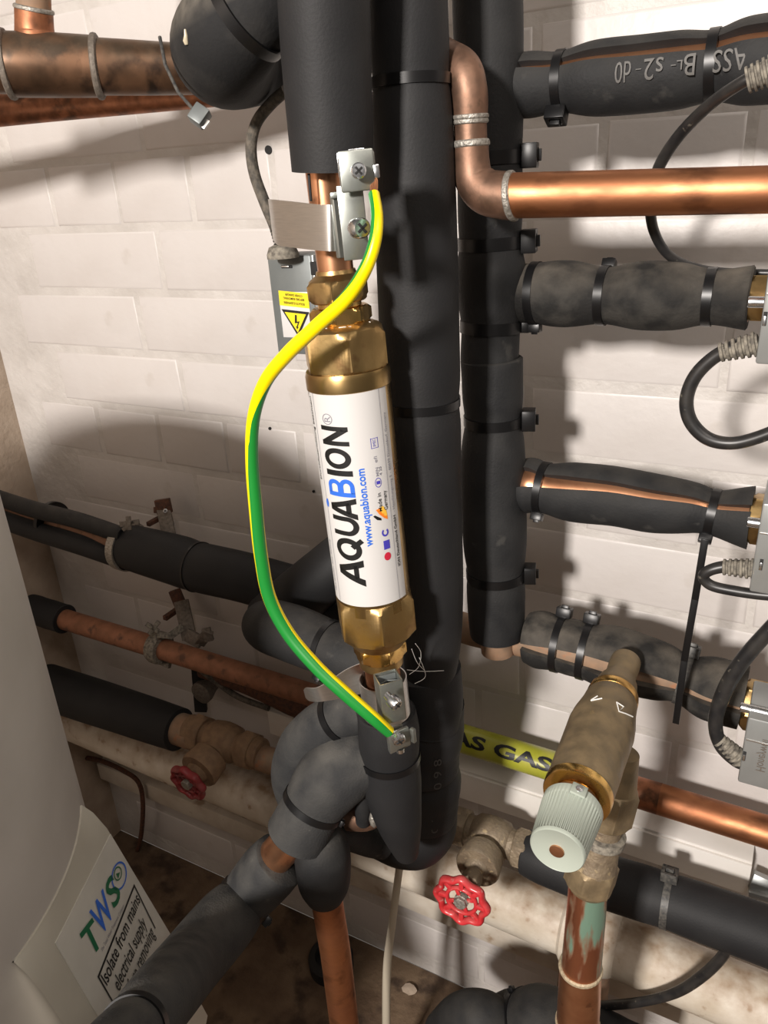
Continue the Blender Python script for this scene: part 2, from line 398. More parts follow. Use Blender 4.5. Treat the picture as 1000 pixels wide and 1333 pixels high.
def heavy(ch, w=.24, sh=.10):
    """heavy slanted capitals drawn as thick strokes in the unit square"""
    V = []; Fc = []
    def q(*p):
        o = len(V); V.extend(Vector((x, y, 0)) for x, y in p); Fc.append(list(range(o, o+len(p))))
    def arc(cx, cy, rx, ry, a0, a1, wx, wy, n=28):
        o = len(V)
        for i in range(n+1):
            a = a0+(a1-a0)*i/n; c, s_ = math.cos(a), math.sin(a)
            V.append(Vector((cx+rx*c, cy+ry*s_, 0))); V.append(Vector((cx+(rx-wx)*c, cy+(ry-wy)*s_, 0)))
        for i in range(n): Fc.append([o+2*i, o+2*i+2, o+2*i+3, o+2*i+1])
    h = w*.78
    if ch == 'A': q((0, 0), (w*1.05, 0), (.60, 1), (.36, 1)); q((1-w*1.05, 0), (1, 0), (.66, 1), (.42, 1)); q((.22, .2), (.8, .2), (.74, .2+h), (.28, .2+h))
    elif ch in 'OQ':
        arc(.5, .5, .5, .5, 0, 2*PI, w, h*1.05, 40)
        if ch == 'Q': q((.52, .26), (.66, .40), (1.02, .02), (.86, -.10))
    elif ch == 'U': q((0, 1), (w, 1), (w, .42), (0, .42)); q((1-w, 1), (1, 1), (1, .42), (1-w, .42)); arc(.5, .42, .5, .42, PI, 2*PI, w, h*1.1, 24)
    elif ch == 'N': q((0, 0), (w, 0), (w, 1), (0, 1)); q((1-w, 0), (1, 0), (1, 1), (1-w, 1)); q((w*.9, 1), (w*.3, .8), (1-w*.9, 0), (1-w*.3, .2))
    elif ch == 'I': q((0, 0), (1, 0), (1, 1), (0, 1)); sh = .25
    elif ch == 'B':
        q((0, 0), (w, 0), (w, 1), (0, 1))
        for y0, y1, r in ((0, .54, .98), (.46, 1, .92)):
            q((w*.8, y0), (.55, y0), (.55, y0+h*.8), (w*.8, y0+h*.8)); q((w*.8, y1-h*.8), (.55, y1-h*.8), (.55, y1), (w*.8, y1))
            arc(.55, (y0+y1)/2, r-.55, (y1-y0)/2, -PI/2, PI/2, w*.95, h*.8, 20)
    for v in V: v.x = (v.x + sh*(v.y-.5)*.9)
    return V, Fc
def flat(name, shape, f, m, parent, label=None):
    V, Fc = shape
    o = part(name, ([f(v.x, v.y) for v in V], Fc), m, parent, label=label, smooth=False)
    return o
def quadmap(o, e, hgt, n, plane_pt, lift=.0003):
    """map unit square: o, e, hgt are pixels of origin, end of x, end of y, on the plane (n, plane_pt)"""
    O = on_plane(*o, plane_pt, n); E = on_plane(*e, plane_pt, n); H = on_plane(*hgt, plane_pt, n)
    nn = n if n.dot(EYE-O) > 0 else -n
    return lambda x, y: O + (E-O)*x + (H-O)*y + nn*lift
class Cyl:
    """wraps print on a tube: x along the axis (metres from A), angle from the view-facing side, positive to image right"""
    def __init__(s, A, B, r, lift=.0003):
        s.A = Vector(A); s.ax = (Vector(B)-s.A).normalized(); s.r = r+lift
        mid = (Vector(A)+Vector(B))/2; f = EYE-mid; s.f = (f - s.ax*s.ax.dot(f)).normalized()
        s.s = s.ax.cross(s.f)
        s.L = (Vector(B)-s.A).length
    def p(s, l, ang, lift=0): return s.A + s.ax*l + (s.f*math.cos(ang) + s.s*math.sin(ang))*(s.r+lift)

# ================================================================== THE SETTING
def slab(name, lo, hi, m):
    mb = MB(); c = (Vector(lo)+Vector(hi))/2; s = (Vector(hi)-Vector(lo))/2
    mb.box(c, (1, 0, 0), (0, 1, 0), (0, 0, 1), s.x, s.y, s.z)
    o = part(name, mb, m, None, loc=c); o['kind'] = 'structure'; return o
wall = slab('wall_back', (-1.12, .0010, 0), (.55, .12, 1.60), 'mortar')
slab('wall_left', (-1.14, -2.4, 0), (-1.02, .0035, 1.60), 'plaster')
slab('floor', (-1.14, -2.4, -.05), (1.2, .0, .0), 'floor')
def brick_mesh(L, i):
    rnd = random.Random(i*13+int(L*1000))
    bm = bmesh.new(); bmesh.ops.create_cube(bm, size=2)
    for v in bm.verts: v.co = Vector((v.co.x*L/2, v.co.y*.010, v.co.z*.0345))
    for v in bm.verts: v.co += Vector((rnd.uniform(-1, 1)*.0012, 0, rnd.uniform(-1, 1)*.001))
    ed = [e for e in bm.edges if all(v.co.y < 0 for v in e.verts)]
    bmesh.ops.bevel(bm, geom=ed, offset=.0042, segments=3, profile=.5, affect='EDGES')
    me = bpy.data.meshes.new('brick'); bm.to_mesh(me); bm.free()
    for p in me.polygons: p.use_smooth = True
    me.set_sharp_from_angle(angle=math.radians(50)); me.materials.append(M['paint']); return me
BR = {}
for L in (.2205, .108):
    BR[L] = [brick_mesh(L, i) for i in range(4)]
rb = random.Random(3)
for k in range(-4, 17):
    zc = 1.232-.0753*k-.0377
    if zc < .02: break
    header = k % 4 == 1
    step, L = (.1125, .108) if header else (.225, .2205)
    x0 = -.735 + (.05625 if header else 0) + (0 if k % 4 in (3, 1) else (.052 if k % 2 == 0 else .0))
    if k % 4 == 0: x0 = -.681+.1125
    if k % 4 == 2: x0 = -.684+.1125
    if k % 4 == 3: x0 = -.733+.1125
    i0 = int((-1.03-x0)/step)-1
    for j in range(i0, 60):
        x = x0+j*step
        if x < -1.02+L*.30: continue
        if x > .40: break
        o = bpy.data.objects.new('brick', rb.choice(BR[L])); COL.objects.link(o); o.parent = wall
        o.location = Vector((x+rb.uniform(-.001, .001), .010+rb.uniform(-.0005, .0005), zc+rb.uniform(-.0006, .0006))) - wall.location
        o.rotation_euler = (rb.uniform(-.006, .006), rb.uniform(-.003, .003), rb.uniform(-.003, .003))
for (u, v, r) in ((349, 195, .0042), (408, 640, .0018), (351, 558, .002)):
    p = at(u, v, .0006)
    part('screw_hole', lathe(p, (0, 1, 0), [(0, r), (.004, r*.8)], 16), 'dark', wall)

# ================================================================== PIPE BUILDERS
def foam_pipe(name, label, pts, ties=(), m='foam', group=None, n=10, amp=.012, seed=0, pin=.10, sig=.012, cat='pipe insulation', smooth=True, rounded=True, pinch_at=None):
    P = path(pts, n, smooth); Pw = wobble(P, amp, seed)
    spots = [(t[0], t[1]) for t in ties] if pinch_at is None else pinch_at
    Pp = pinch(Pw, spots, pin, sig) if spots else Pw
    if rounded: Pp = ends(Pp)
    root = thing(name, label, cat, P[0][0], group)
    f = tube('foam_sleeve', Pp, m, root, seg=36)
    for t in ties:
        kw = t[3] if len(t) > 3 else {}
        tie(root, Pp, t[0], t[1], t[2], **kw)
    return root, Pp, f
def gap_sleeve(P, m, parent, slit_ang, half, thick, name='foam_sleeve', seg=40):
    """sleeve cut open along its length; slit at slit_ang above the view direction; half(t) is its half angle"""
    mid = P[len(P)//2][0]; T = (P[-1][0]-P[0][0]).normalized()
    f = EYE-mid; f = (f-T*T.dot(f)).normalized(); up = f.cross(T)
    if up.dot(CD) > 0: up = -up
    S = f*math.cos(slit_ang) + up*math.sin(slit_ang)
    hf = half if callable(half) else (lambda t: half)
    return part(name, sweep([a for a, b in P], [b for a, b in P], seg, S, arc=(hf, lambda t: 2*PI-hf(t)), thick=thick), m, parent, sharp=50)

# ================================================================== BIG VERTICAL PIPES
# the tall pipe right behind the water conditioner
rootA, PA, _ = foam_pipe('insulated_pipe', 'tall thick black foam insulated vertical pipe directly behind the white-labelled brass cylinder',
    [(515, -420, .215, 98), (528, -70, .215, 104), (533, 60, .215, 105), (535, 105, .215, 106), (540, 250, .215, 107), (545, 400, .215, 105), (548, 522, .215, 104), (553, 640, .215, 96), (560, 760, .215, 86), (562, 835, .213, 76), (560, 882, .21, 64)],
    ties=[(535, 106, None, {}), (549, 523, None, {})], m='foam_clean', amp=.004, pin=.05, seed=1, cat='insulated pipe')
# seam halfway and the short collar pieces stacked below it
rootB, PB, _ = foam_pipe('foam_collar', 'short smooth black foam collar just under the tall vertical pipe', [(555, 868, .205, 90), (560, 905, .205, 86), (556, 935, .205, 88)], m='foam_clean', amp=.003, seed=2)
rootC, PC, _ = foam_pipe('foam_collar', 'bulging black foam collar printed with digits, right of the lower earth clamp', [(552, 915, .20, 104), (554, 945, .20, 100), (552, 975, .20, 94), (553, 1000, .20, 88)], m='foam_clean', amp=.01, seed=3)
rootD, PD, _ = foam_pipe('foam_collar', 'lowest short black foam collar, above the bottom foam elbow', [(553, 992, .195, 86), (556, 1018, .195, 88), (552, 1058, .195, 84)], m='foam_clean', amp=.01, seed=4)
rootE, PE, _ = foam_pipe('foam_elbow', 'black foam elbow at the foot of the tall pipe, turning left', [(554, 1040, .19, 82), (550, 1072, .19, 88), (535, 1088, .19, 84), (500, 1085, .19, 66), (455, 1062, .19, 56)], m='foam_clean', amp=.01, seed=5)
for root, P, s, u, v, L in ((rootC, PC, '0 9 8', 585, 990, .035), (rootD, PD, '0 3', 576, 1042, .022)):
    i = nearest(P, u, v); a, r = P[i]
    c = Cyl(P[-2][0], P[1][0], max(q[1] for q in P)*.99, .0004)
    V, Fc = cut_grid(*fitted(s), 8, 4)
    part('print', ([c.p(.006+x*L, .42-y*.2+0) for x, y, _ in V], Fc), 'ink_foam', root, smooth=False)

# second vertical pipe, nearer the wall
HB = .13
rootV, PV, _ = foam_pipe('insulated_pipe', 'vertical foam insulated pipe feeding the side branches, upper length behind the copper elbow',
    [(626, -420, HB, 92), (633, -70, HB, 92), (636, 60, HB, 90), (638, 205, HB, 86), (638, 315, HB, 84), (640, 370, HB, 90), (639, 425, HB, 80), (637, 471, HB, 74)],
    ties=[(640, 206, (1, -.05, .35), {'headscale': 1.7, 'wd': .009}), (640, 316, (1, -.03, .35), {'headscale': 1.7, 'wd': .009}), (640, 424, (1, .03, .2), {'tilt': (.0, .12), 'wd': .009})], m='foam', amp=.006, pin=.04, seed=6, cat='insulated pipe')
rootV2, PV2, _ = foam_pipe('insulated_pipe', 'lower length of the vertical insulated pipe, ending open above the dusty copper pipe',
    [(640, 466, HB, 80), (641, 500, HB, 80), (642, 548, HB, 78), (642, 620, HB, 84), (644, 700, HB, 83), (645, 745, HB, 77), (646, 790, HB, 74), (647, 826, HB, 70)],
    ties=[(640, 546, (1, -.05, .25), {'headscale': 1.7, 'wd': .008}), (643, 746, (1, -.1, .25), {'headscale': 1.6, 'wd': .008})], m='foam', amp=.008, pin=.06, seed=7, cat='insulated pipe')
c = Cyl(PV[2][0], PV[-30][0], PV[12][1], .0004)       # faint print down the upper length
V, Fc = cut_grid(*fitted('CLASS BL -s2-d0'), 40, 3)
part('print', ([c.p(.03+x*.12, -.75-y*.32) for x, y, _ in V], Fc), 'ink_faint', rootV, smooth=False)
V, Fc = sweep([PV2[-1][0]+Vector((0, 0, .01)), at(648, 848, HB)], [.0155, .0155], 20)
part('copper_pipe_end', (V, Fc), 'copper_dusty', rootV2)

# ================================================================== BRANCHES TO THE RIGHT
def branch(name, label, pts, ties, slit=None, m='foam', copper='copper_new', seed=0, half=.1, thick=.009, pin=.09, rc=.016, extra_tube=True, amp=.01):
    P = path(pts, 12); Pw = pinch(wobble(P, amp, seed), [(t[0], t[1]) for t in ties], pin, .014)
    root = thing(name, label, 'insulated pipe', P[0][0])
    if slit is None: tube('foam_sleeve', ends(Pw), m, root, seg=36)
    else: gap_sleeve(Pw, m, root, slit, half, thick)
    i0 = 0; cp = [(p, r*.76 if slit is not None else rc) for p, r in (P if slit is not None else P[-8:])]
    tube('copper_pipe', cp, copper, root, seg=28)
    for t in ties: tie(root, Pw, t[0], t[1], t[2], **(t[3] if len(t) > 3 else {}))
    return root, Pw
b1, P1 = branch('insulated_pipe', 'topmost right-hand foam insulated branch, slit open along its top, upside-down print on its side',
    [(655, 120, .12, 50), (668, 113, .12, 72), (690, 111, .12, 78), (722, 108, .12, 76), (770, 103, .12, 88), (830, 98, .12, 92), (885, 92, .12, 92), (932, 86, .12, 92), (975, 80, .12, 104), (1045, 74, .12, 108)],
    [(732, 105, (-.02, 1, .1), {'headscale': 1.4}), (929, 88, None)], slit=math.radians(42), half=lambda t: .07+.13*min(1, t*1.6), seed=11, amp=.006, thick=.011)
i = nearest(P1, 905, 92); r1 = P1[nearest(P1, 850, 97)][1]
c = Cyl(P1[nearest(P1, 1012, 78)][0], P1[nearest(P1, 800, 101)][0], r1*1.0, .0008)
for s, ua, ub in (('CLASS', 1012, 934), ('B', 912, 898), ('L', 896, 889), ('-', 888, 882), ('s2', 872, 848), ('-', 845, 838), ('d0', 832, 812)):
    V, Fc = cut_grid(*fitted(s), 6, 5)
    def lw(u): return (at(u, 90, .12)-c.A).dot(c.ax)*1.0
    la, lb = lw(ua), lw(ub)
    y0, y1 = (.34, -.16)
    if s == 'L': y0, y1 = (.22, .0)
    if s == '-': V = [Vector((x, (y-.36)*.3+.45, 0)) if True else 0 for x, y, _ in V]
    part('print', ([c.p(la+x*(lb-la), y0+(y1-y0)*y, .0006) for x, y, _ in V], Fc), 'ink_faint', b1, smooth=False)
b2, P2 = branch('insulated_pipe', 'second right-hand foam insulated branch, closed and dusty, above the looping cable',
    [(658, 385, .12, 52), (668, 383, .12, 74), (700, 382, .12, 80), (740, 383, .12, 84), (786, 385, .12, 76), (830, 385, .12, 86), (880, 386, .12, 86), (925, 387, .12, 74), (978, 388, .12, 83)],
    [(697, 386, (.1, 1, -.3), {'tight': 1.0}), (786, 385, (.05, -1, -.1)), (924, 387, None)], m='foam_dusty', copper='copper_new', seed=12, pin=.05)
b3, P3 = branch('insulated_pipe', 'third right-hand foam insulated branch, slit along its front showing bright copper',
    [(672, 632, .12, 54), (690, 632, .12, 76), (712, 636, .12, 72), (750, 641, .12, 78), (800, 646, .12, 78), (850, 655, .12, 78), (900, 661, .12, 70), (932, 668, .12, 66), (978, 674, .12, 84)],
    [(706, 640, (-.1, 1, .05)), (927, 668, (-.15, 1, .2))], slit=math.radians(17), half=lambda t: .10+.36*math.exp(-t*4)+.06*(1-t), seed=13, amp=.004, thick=.008)
# long loose tail of the tie at its right end
tp = [at(918, 702, .165), at(905, 780, .165), at(891, 860, .165), at(880, 941, .165)]
P = [(p, 0) for p in tp]
mb = MB()
for a, b_ in zip(tp[:-1], tp[1:]): mb.bar(a, b_+(b_-a).normalized()*.0006, .0052, .0016, (1, 0, 0), .0004)
part('cable_tie_tail', mb, 'tie', b3)
b4, P4 = branch('insulated_pipe', 'lowest right-hand foam insulated branch, split open, feeding the brass valve',
    [(688, 830, .12, 66), (705, 833, .12, 76), (735, 840, .12, 80), (770, 849, .12, 82), (810, 860, .12, 84), (860, 874, .12, 78), (890, 884, .12, 72), (925, 896, .12, 84), (968, 908, .12, 84)],
    [(727, 845, (.15, -1, .1), {'headscale': 1.35, 'm': 'tie'}), (762, 850, (.15, -1, .1), {'headscale': 1.35, 'm': 'tie'}), (890, 882, (.1, -1, .15), {'headscale': 1.4, 'm': 'tie_grey', 'wd': .007})],
    slit=math.radians(-24), half=lambda t: .10+.16*math.exp(-((t-.45)/.3)**2), seed=14, m='foam_dusty', copper='copper_dusty', thick=.008)
P = path([(555, 800, .11, 40), (620, 822, .11, 40), (700, 838, .12, 42)], 6)
o = tube('copper_pipe', P, 'copper_dusty', None); tag(o, 'dust-covered copper pipe emerging left of the lowest right-hand branch', 'pipe')

# ================================================================== COPPER ELBOW PIPE, UPPER RIGHT
root = thing('copper_pipe', 'polished copper pipe with two elbows turning from the tall pipe to the right edge', 'pipe', at(612, 150, .20))
Pc = path([(566, 70, .175, 48), (582, 78, .185, 48), (603, 92, .197, 49), (611, 122, .20, 48), (612, 150, .20, 46)], 8)
tube('elbow', Pc, 'copper_dull', root)
Pd = path([(612, 150, .20, 43), (613, 190, .20, 43)], 6); tube('straight', Pd, 'copper_dull', root)
Pe = path([(613, 186, .20, 46), (614, 212, .20, 47), (618, 234, .20, 51), (634, 250, .20, 56), (660, 255, .20, 59), (668, 255, .20, 59)], 8)
tube('elbow', Pe, 'copper_dull', root)
Pf = path([(662, 255, .20, 55.5), (1045, 246, .185, 59)], 6); tube('straight', Pf, 'copper', root, seg=40)
ring_on('solder_joint', Pe, 613, 187, .0045, .0010, 'solder', root)
ring_on('solder_joint', Pc, 612, 152, .003, .0009, 'solder', root)
ring_on('solder_joint', Pc, 612, 158, .003, .0006, 'solder', root)
ring_on('solder_joint', Pe, 667, 255, .0045, .0010, 'solder', root)

# ================================================================== TOP LEFT
root = thing('copper_pipe', 'dark brown large copper pipe with a soldered tee, top left', 'pipe', at(60, 85, .20))
Pm = path([(-230, 78, .30, 84), (-60, 82, .24, 72), (10, 83, .225, 70), (130, 87, .18, 66), (230, 90, .14, 60), (330, 92, .10, 52)], 6)
tube('straight', Pm, 'copper_dark', root, seg=40)
Pt = path([(6, 84, .225, 76), (60, 85, .205, 75), (128, 87, .18, 71)], 8)
tube('tee_body', Pt, 'copper_dark', root, seg=40)
ring_on('solder_joint', Pt, 10, 84, .006, .0022, 'steel_old', root)
ring_on('solder_joint', Pt, 127, 87, .006, .0020, 'steel_old', root)
Ps = path([(48, 70, .205, 62), (46, 46, .205, 52), (45, 36, .205, 48), (44, 10, .205, 47)], 8)
tube('tee_branch', Ps, 'copper_rust', root)
Pu = path([(44, 14, .205, 43), (42, -60, .205, 42), (28, -420, .205, 42)], 6); tube('straight', Pu, 'copper_dusty', root)
ring_on('solder_joint', Ps, 44, 12, .0035, .001, 'solder', root)
o = tube('copper_pipe', path([(-230, 163, .22, 50), (-60, 148, .17, 42), (60, 139, .12, 36), (240, 126, .07, 30), (380, 115, .05, 26)], 6), 'copper_rust', None, seg=32)
tag(o, 'thinner mottled reddish copper pipe running behind and below the dark brown pipe', 'pipe')
# big insulated elbow
rootQ, PQ, fQ = foam_pipe('foam_elbow', 'large bulging black foam elbow at the top left with a smear of dried glue', 
    [(480, -240, .17, 100), (392, -75, .25, 112), (362, -25, .26, 118), (328, 12, .27, 124), (293, 52, .265, 132), (292, 72, .24, 126), (318, 84, .20, 100), (370, 84, .16, 78)],
    ties=[(331, 26, None, {'wd': .007})], pinch_at=[(336, 10)], m='foam_top', amp=.006, pin=.05, sig=.014, seed=21, n=12)
# the tie hanging at its lower edge
tr = part('cable_tie', sweep([at(208, 48, .285), at(215, 84, .292), at(232, 120, .296), at(252, 143, .30)], [.0011]*4, 8), 'tie_grey', rootQ)
hd = MB(); p = at(260, 151, .302)
hd.box(p, idir(.8, .55), idir(-.55, .8), -CF, .0048, .0054, .0042, .0009); part('tie_head', hd, 'box_dark', tr)
hd = MB(); hd.box(at(268, 162, .302), idir(.8, .55), idir(-.55, .8), -CF, .0012, .003, .0008, .0002); part('strap_end', hd, 'stainless', tr)
i = nearest(PQ, 300, 60)
def on_surface(u, v, P, lift=.0004):
    best = None
    d = ray(u, v)
    for p, r in P:
        # closest approach
        t = (p-EYE).dot(d)/d.length_squared; q = EYE+d*t; dd = (q-p).length
        if dd < r:
            t2 = t - math.sqrt(r*r-dd*dd)/d.length
            if best is None or t2 < best: best = t2
    return EYE + d*(best - lift) if best else None
dr = [on_surface(u, v, PQ) for u, v in ((241, 38), (242, 46), (242, 53), (243, 58))]
if all(dr): part('glue_drip', sweep(dr, [.0006, .0011, .0018, .0012], 10), 'drip', rootQ)

# ================================================================== WATER CONDITIONER
HC = .28
def cxx(y): return 424+.117*(y-240)
def CP(y): return at(cxx(y), y, HC)
A0 = CP(900); A1 = CP(240); AX = (A1-A0).normalized(); 
def S(y): return (CP(y)-A0).dot(AX)
def Wr(wp, y): return wp*zz(CP(y))/2000
cond = thing('water_conditioner', 'brass water conditioner cylinder with a white printed label, mounted upright in the middle', 'water conditioner', CP(640))
fc = EYE-CP(640); fc = (fc-AX*AX.dot(fc)).normalized()
rt = AX.cross(fc)
rB = Wr(101, 640)
part('body', lathe(A0, AX, [(S(782), rB), (S(770), rB), (S(500), rB), (S(478), rB)], 64), 'brass_smooth', cond)
part('collar', lathe(A0, AX, [(S(502), rB*.99), (S(500), rB*1.035), (S(484), rB*1.035), (S(478), rB)], 64), 'brass_smooth', cond)
hx = fc*math.cos(math.radians(-12)) + rt*math.sin(math.radians(-12))
hx2 = fc*math.cos(math.radians(6)) + rt*math.sin(math.radians(6))
rn = Wr(114, 447)/1.1
part('upper_hex_cap', lathe(A0, AX, nut_prof(S(484), S(424), rn*.97)+[(S(419), rn*.72)], 96, hexr=rn*.97, ref=hx2), 'brass', cond)
rn2 = Wr(103, 795)/1.1
part('lower_hex_cap', lathe(A0, AX, [(S(835), rn2*.72)]+nut_prof(S(822), S(768), rn2), 96, hexr=rn2, ref=hx2), 'brass', cond)
rs = Wr(80, 400)/1.12
part('union_nut', lathe(A0, AX, nut_prof(S(421), S(398), rs), 96, hexr=rs, ref=fc*.8+rt*.6), 'brass_shiny', cond)
part('thread', lathe(A0, AX, [(S(430), rs*.86), (S(424), rs*.92), (S(420), rs*.9), (S(400), rs*.8), (S(388), rs*.8)], 48), 'brass_shiny', cond)
part('compression_nut', lathe(A0, AX, nut_prof(S(392), S(362), rs*1.0)+[(S(356), rs*.74), (S(351), rs*.7)], 96, hexr=rs*1.0, ref=hx), 'brass', cond)
rl = Wr(68, 840)/1.12
part('union_nut', lathe(A0, AX, nut_prof(S(853), S(832), rl), 96, hexr=rl, ref=fc*.9+rt*.3), 'brass_shiny', cond)
part('compression_ring', lathe(A0, AX, [(S(868), rl*.72), (S(862), rl*.95), (S(852), rl*.95), (S(850), rl*.8)], 48), 'brass', cond)
# jointing compound squeezed out above the upper cap
mb = MB(); rr = random.Random(4)
for k in range(16):
    a = -1.2+k*.15; rad = rs*1.03+rr.uniform(0, .0012)
    p = A0+AX*(S(424)+rr.uniform(-.001, .0012)) + (fc*math.cos(a)+rt*math.sin(a))*rad
    mb.box(p, rt, AX, fc, .0018+rr.random()*.0012, .0010+rr.random()*.0008, .0010, .0005)
sq = part('jointing_paste', mb, 'fibre', cond); sq['kind'] = 'stuff'
# label
cc = Cyl(A0, A1, rB, .0003)
l0, l1 = S(766), S(497)
VL = []; FL = []; nA = 40
aL, aR = math.radians(-112), math.radians(57)
for i in range(nA+1):
    a = aL+(aR-aL)*i/nA
    for l in (l0, l1): VL.append(cc.p(l, a, .0001))
    for l in (l0, l1): VL.append(cc.p(l, a, -.0004))
for i in range(nA):
    o_ = i*4; FL += [[o_, o_+4, o_+5, o_+1], [o_+2, o_+3, o_+7, o_+6], [o_, o_+2, o_+6, o_+4], [o_+1, o_+5, o_+7, o_+3]]
FL += [[0, 1, 3, 2], [nA*4, nA*4+2, nA*4+3, nA*4+1]]
label = part('label', (VL, FL), 'white', cond, sharp=40)
def cyl_print(s, ya, yb, base, top, m, name='lettering', shape=None, nx=10, ny=8, **k):
    """print reading bottom to top: from image row ya up to yb; base/top angles (deg)"""
    V, Fc = cut_grid(*(shape or fitted(s, **k)), nx, ny)
    a0, a1 = S(ya), S(yb)
    part(name, ([cc.p(a0+(a1-a0)*x, math.radians(base+(top-base)*y), .0003) for x, y, _ in V], Fc), m, label, smooth=False)
BK = dict(shear=.12, offset=.045)
b0, t0 = -9, -50
for s, ya, yb, m in (('A', 739, 706, 'ink'), ('Q', 708, 680, 'ink'), ('U', 677, 653, 'ink'), ('A', 656, 629, 'ink'), ('B', 628, 605, 'blue'), ('I', 602, 595, 'ink'), ('O', 593, 567, 'ink'), ('N', 564, 540, 'ink')):
    cyl_print(s, ya, yb, b0, t0, m, shape=heavy(s), nx=4)
cyl_print('', 538, 524, -29, -45, 'ink_grey', shape=ring_shape(.86), nx=1, ny=4)
cyl_print('R', 534.5, 527.5, -32, -42, 'ink_grey', nx=1, ny=3)
cyl_print('www.aquabion.com', 691, 594, 7, -4, 'blue', nx=6, ny=3, offset=.024)
# small symbols
cyl_print('', 713, 703, 33, 22, 'redink', 'symbol', disc_shape(), 1, 3)
cyl_print('', 699, 688, 33, 23, 'violet', 'symbol', rect_shape(), 1, 3)
cyl_print('', 683, 673, 33, 22, 'violet', 'symbol', ring_shape(.55, a0=.6, a1=5.6), 1, 3)
def blob(pts): return [Vector((x, y, 0)) for x, y in pts], [list(range(len(pts)))]
cyl_print('', 663, 645, 34, 16, 'gold', 'symbol', blob([(.25, 0), (.6, .05), (1, .3), (.95, .6), (.6, .5), (.3, .25)]), 1, 3)
cyl_print('', 663, 645, 34, 16, 'orange', 'symbol', blob([(0, 0), (.25, 0), (.5, .3), (.9, .65), (.85, .95), (.5, .7), (.15, .3)]), 1, 3)
cyl_print('', 663, 645, 30, 12, 'ink', 'symbol', blob([(.05, .35), (.2, .35), (.5, .85), (.45, 1), (.15, .7)]), 1, 3)
cyl_print('Made in', 651, 628, 27, 21, 'ink', nx=1, ny=2, offset=.01)
cyl_print('Germany', 651, 627, 36, 30, 'ink', nx=1, ny=2, offset=.01)
cyl_print('', 621, 609, 30, 20, 'violet', 'symbol', ring_shape(.86), 1, 3)
cyl_print('1', 617, 613, 28, 22, 'violet', nx=1, ny=1)
cyl_print('MIN', 607, 596, 27, 23, 'ink_grey', nx=1, ny=1, offset=.02)
cyl_print('4 25', 607, 596, 32, 28, 'ink_grey', nx=1, ny=1, offset=.02)
cyl_print('efi', 590, 582, 27, 22, 'ink_grey', nx=1, ny=2)
cyl_print('', 572, 571.4, 31, 20, 'violet', 'symbol', rect_shape(), 1, 2); cyl_print('', 560, 559.4, 31, 20, 'violet', 'symbol', rect_shape(), 1, 2)
cyl_print('', 572, 559, 20, 20.7, 'violet', 'symbol', rect_shape(), 1, 1); cyl_print('', 572, 559, 31, 30.3, 'violet', 'symbol', rect_shape(), 1, 1)
cyl_print('SMEC', 570, 561, 27, 23, 'violet', nx=1, ny=1)
cyl_print('ION Deutschland GmbH', 726, 662, 50, 44.5, 'ink', nx=4, ny=2, offset=.018)
cyl_print('- Heachtungsweg 5 - 40699 Düsseldorf, Germany', 658, 532, 50, 45, 'ink_grey', nx=6, ny=2)
cyl_print('', 765, 498, 40.6, 41.2, 'ink_grey', 'rule', rect_shape(), 12, 1)
cyl_print('', 765, 498, -60.6, -61.2, 'ink_grey', 'rule', rect_shape(), 12, 1)
cyl_print('Durchflussrichtung beachten!', 612, 506, -68, -74, 'ink', nx=8, ny=2, offset=.01)
cyl_print('Flow direction  Sens  Richtung', 755, 690, -70, -75, 'ink_grey', nx=6, ny=2)
cyl_print('', 645, 634, -56, -63, 'blue', 'symbol', blob([(0, .2), (.5, 0), (1, .2), (.9, .8), (.5, 1), (.1, .8)]), 1, 3)
# copper stubs above and below
o = part('copper_pipe', lathe(A0, AX, [(S(358), Wr(48, 300)), (S(195), Wr(48, 300))], 40), 'copper_new', None, loc=CP(300)); tag(o, 'short upright copper pipe behind the upper earth clamp', 'pipe')
o = part('copper_pipe', lathe(A0, AX, [(S(952), Wr(46, 870)), (S(858), Wr(46, 870))], 40), 'copper', None, loc=CP(880)); tag(o, 'short upright copper pipe inside the lower earth clamp', 'pipe')
# insulation block above
P = path([(398, -420, .285, 130), (418, -90, .285, 124), (424, 60, .283, 118), (430, 160, .282, 112), (433, 222, .281, 106)], 8)
root = thing('pipe_insulation', 'thick flat-cut black foam sleeve hanging above the upper earth clamp', 'pipe insulation', P[-1][0])
tube('foam_sleeve', P, 'foam_clean', root, seg=44)
fl = MB(); fl.bar(at(402, 226, .30), at(405, 262, .30), .0012, .0014, (0, 1, 0), .0002); part('sleeve_lip', fl, 'foam_clean', root)

# ================================================================== GREY JUNCTION BOX BEHIND IT
HG = .19
def at2(u, v, h): return at(u, v, h)
gx = thing('sensor_box', 'grey metal sensor box with a yellow electrical warning sticker, left of the brass cylinder', 'electrical box', at(380, 400, HG))
a = at(347, 333, HG); b_ = at(406, 333, HG); bot = at(362, 460, HG)
ex = (b_-a); ex.normalize(); ez = (a-bot); Hh = ez.length; ez.normalize(); ex = (ex-ez*ez.dot(ex)).normalized(); ey = ez.cross(ex)   # ey into the wall
if ey.y < 0: ey = -ey
Wd = (at(408, 400, HG)-at(353, 400, HG)).length
c0 = bot + ez*Hh/2 + ex*Wd/2 + ey*.017
part('casing', MB().box(c0, ex, ey, ez, Wd/2, .017, Hh/2, .0016), 'box_dark', gx)
part('side_cover', MB().box(c0+ex*(Wd/2+.0014)+ey*.0, ex, ey, ez, .0014, .0172, Hh/2, .0008), 'box', gx)
part('casing_clip', MB().box(c0+ex*(Wd/2+.004)-ey*.017+ez*(Hh/2-.010), ex, ey, ez, .004, .0014, .005, .0006), 'dark', gx)
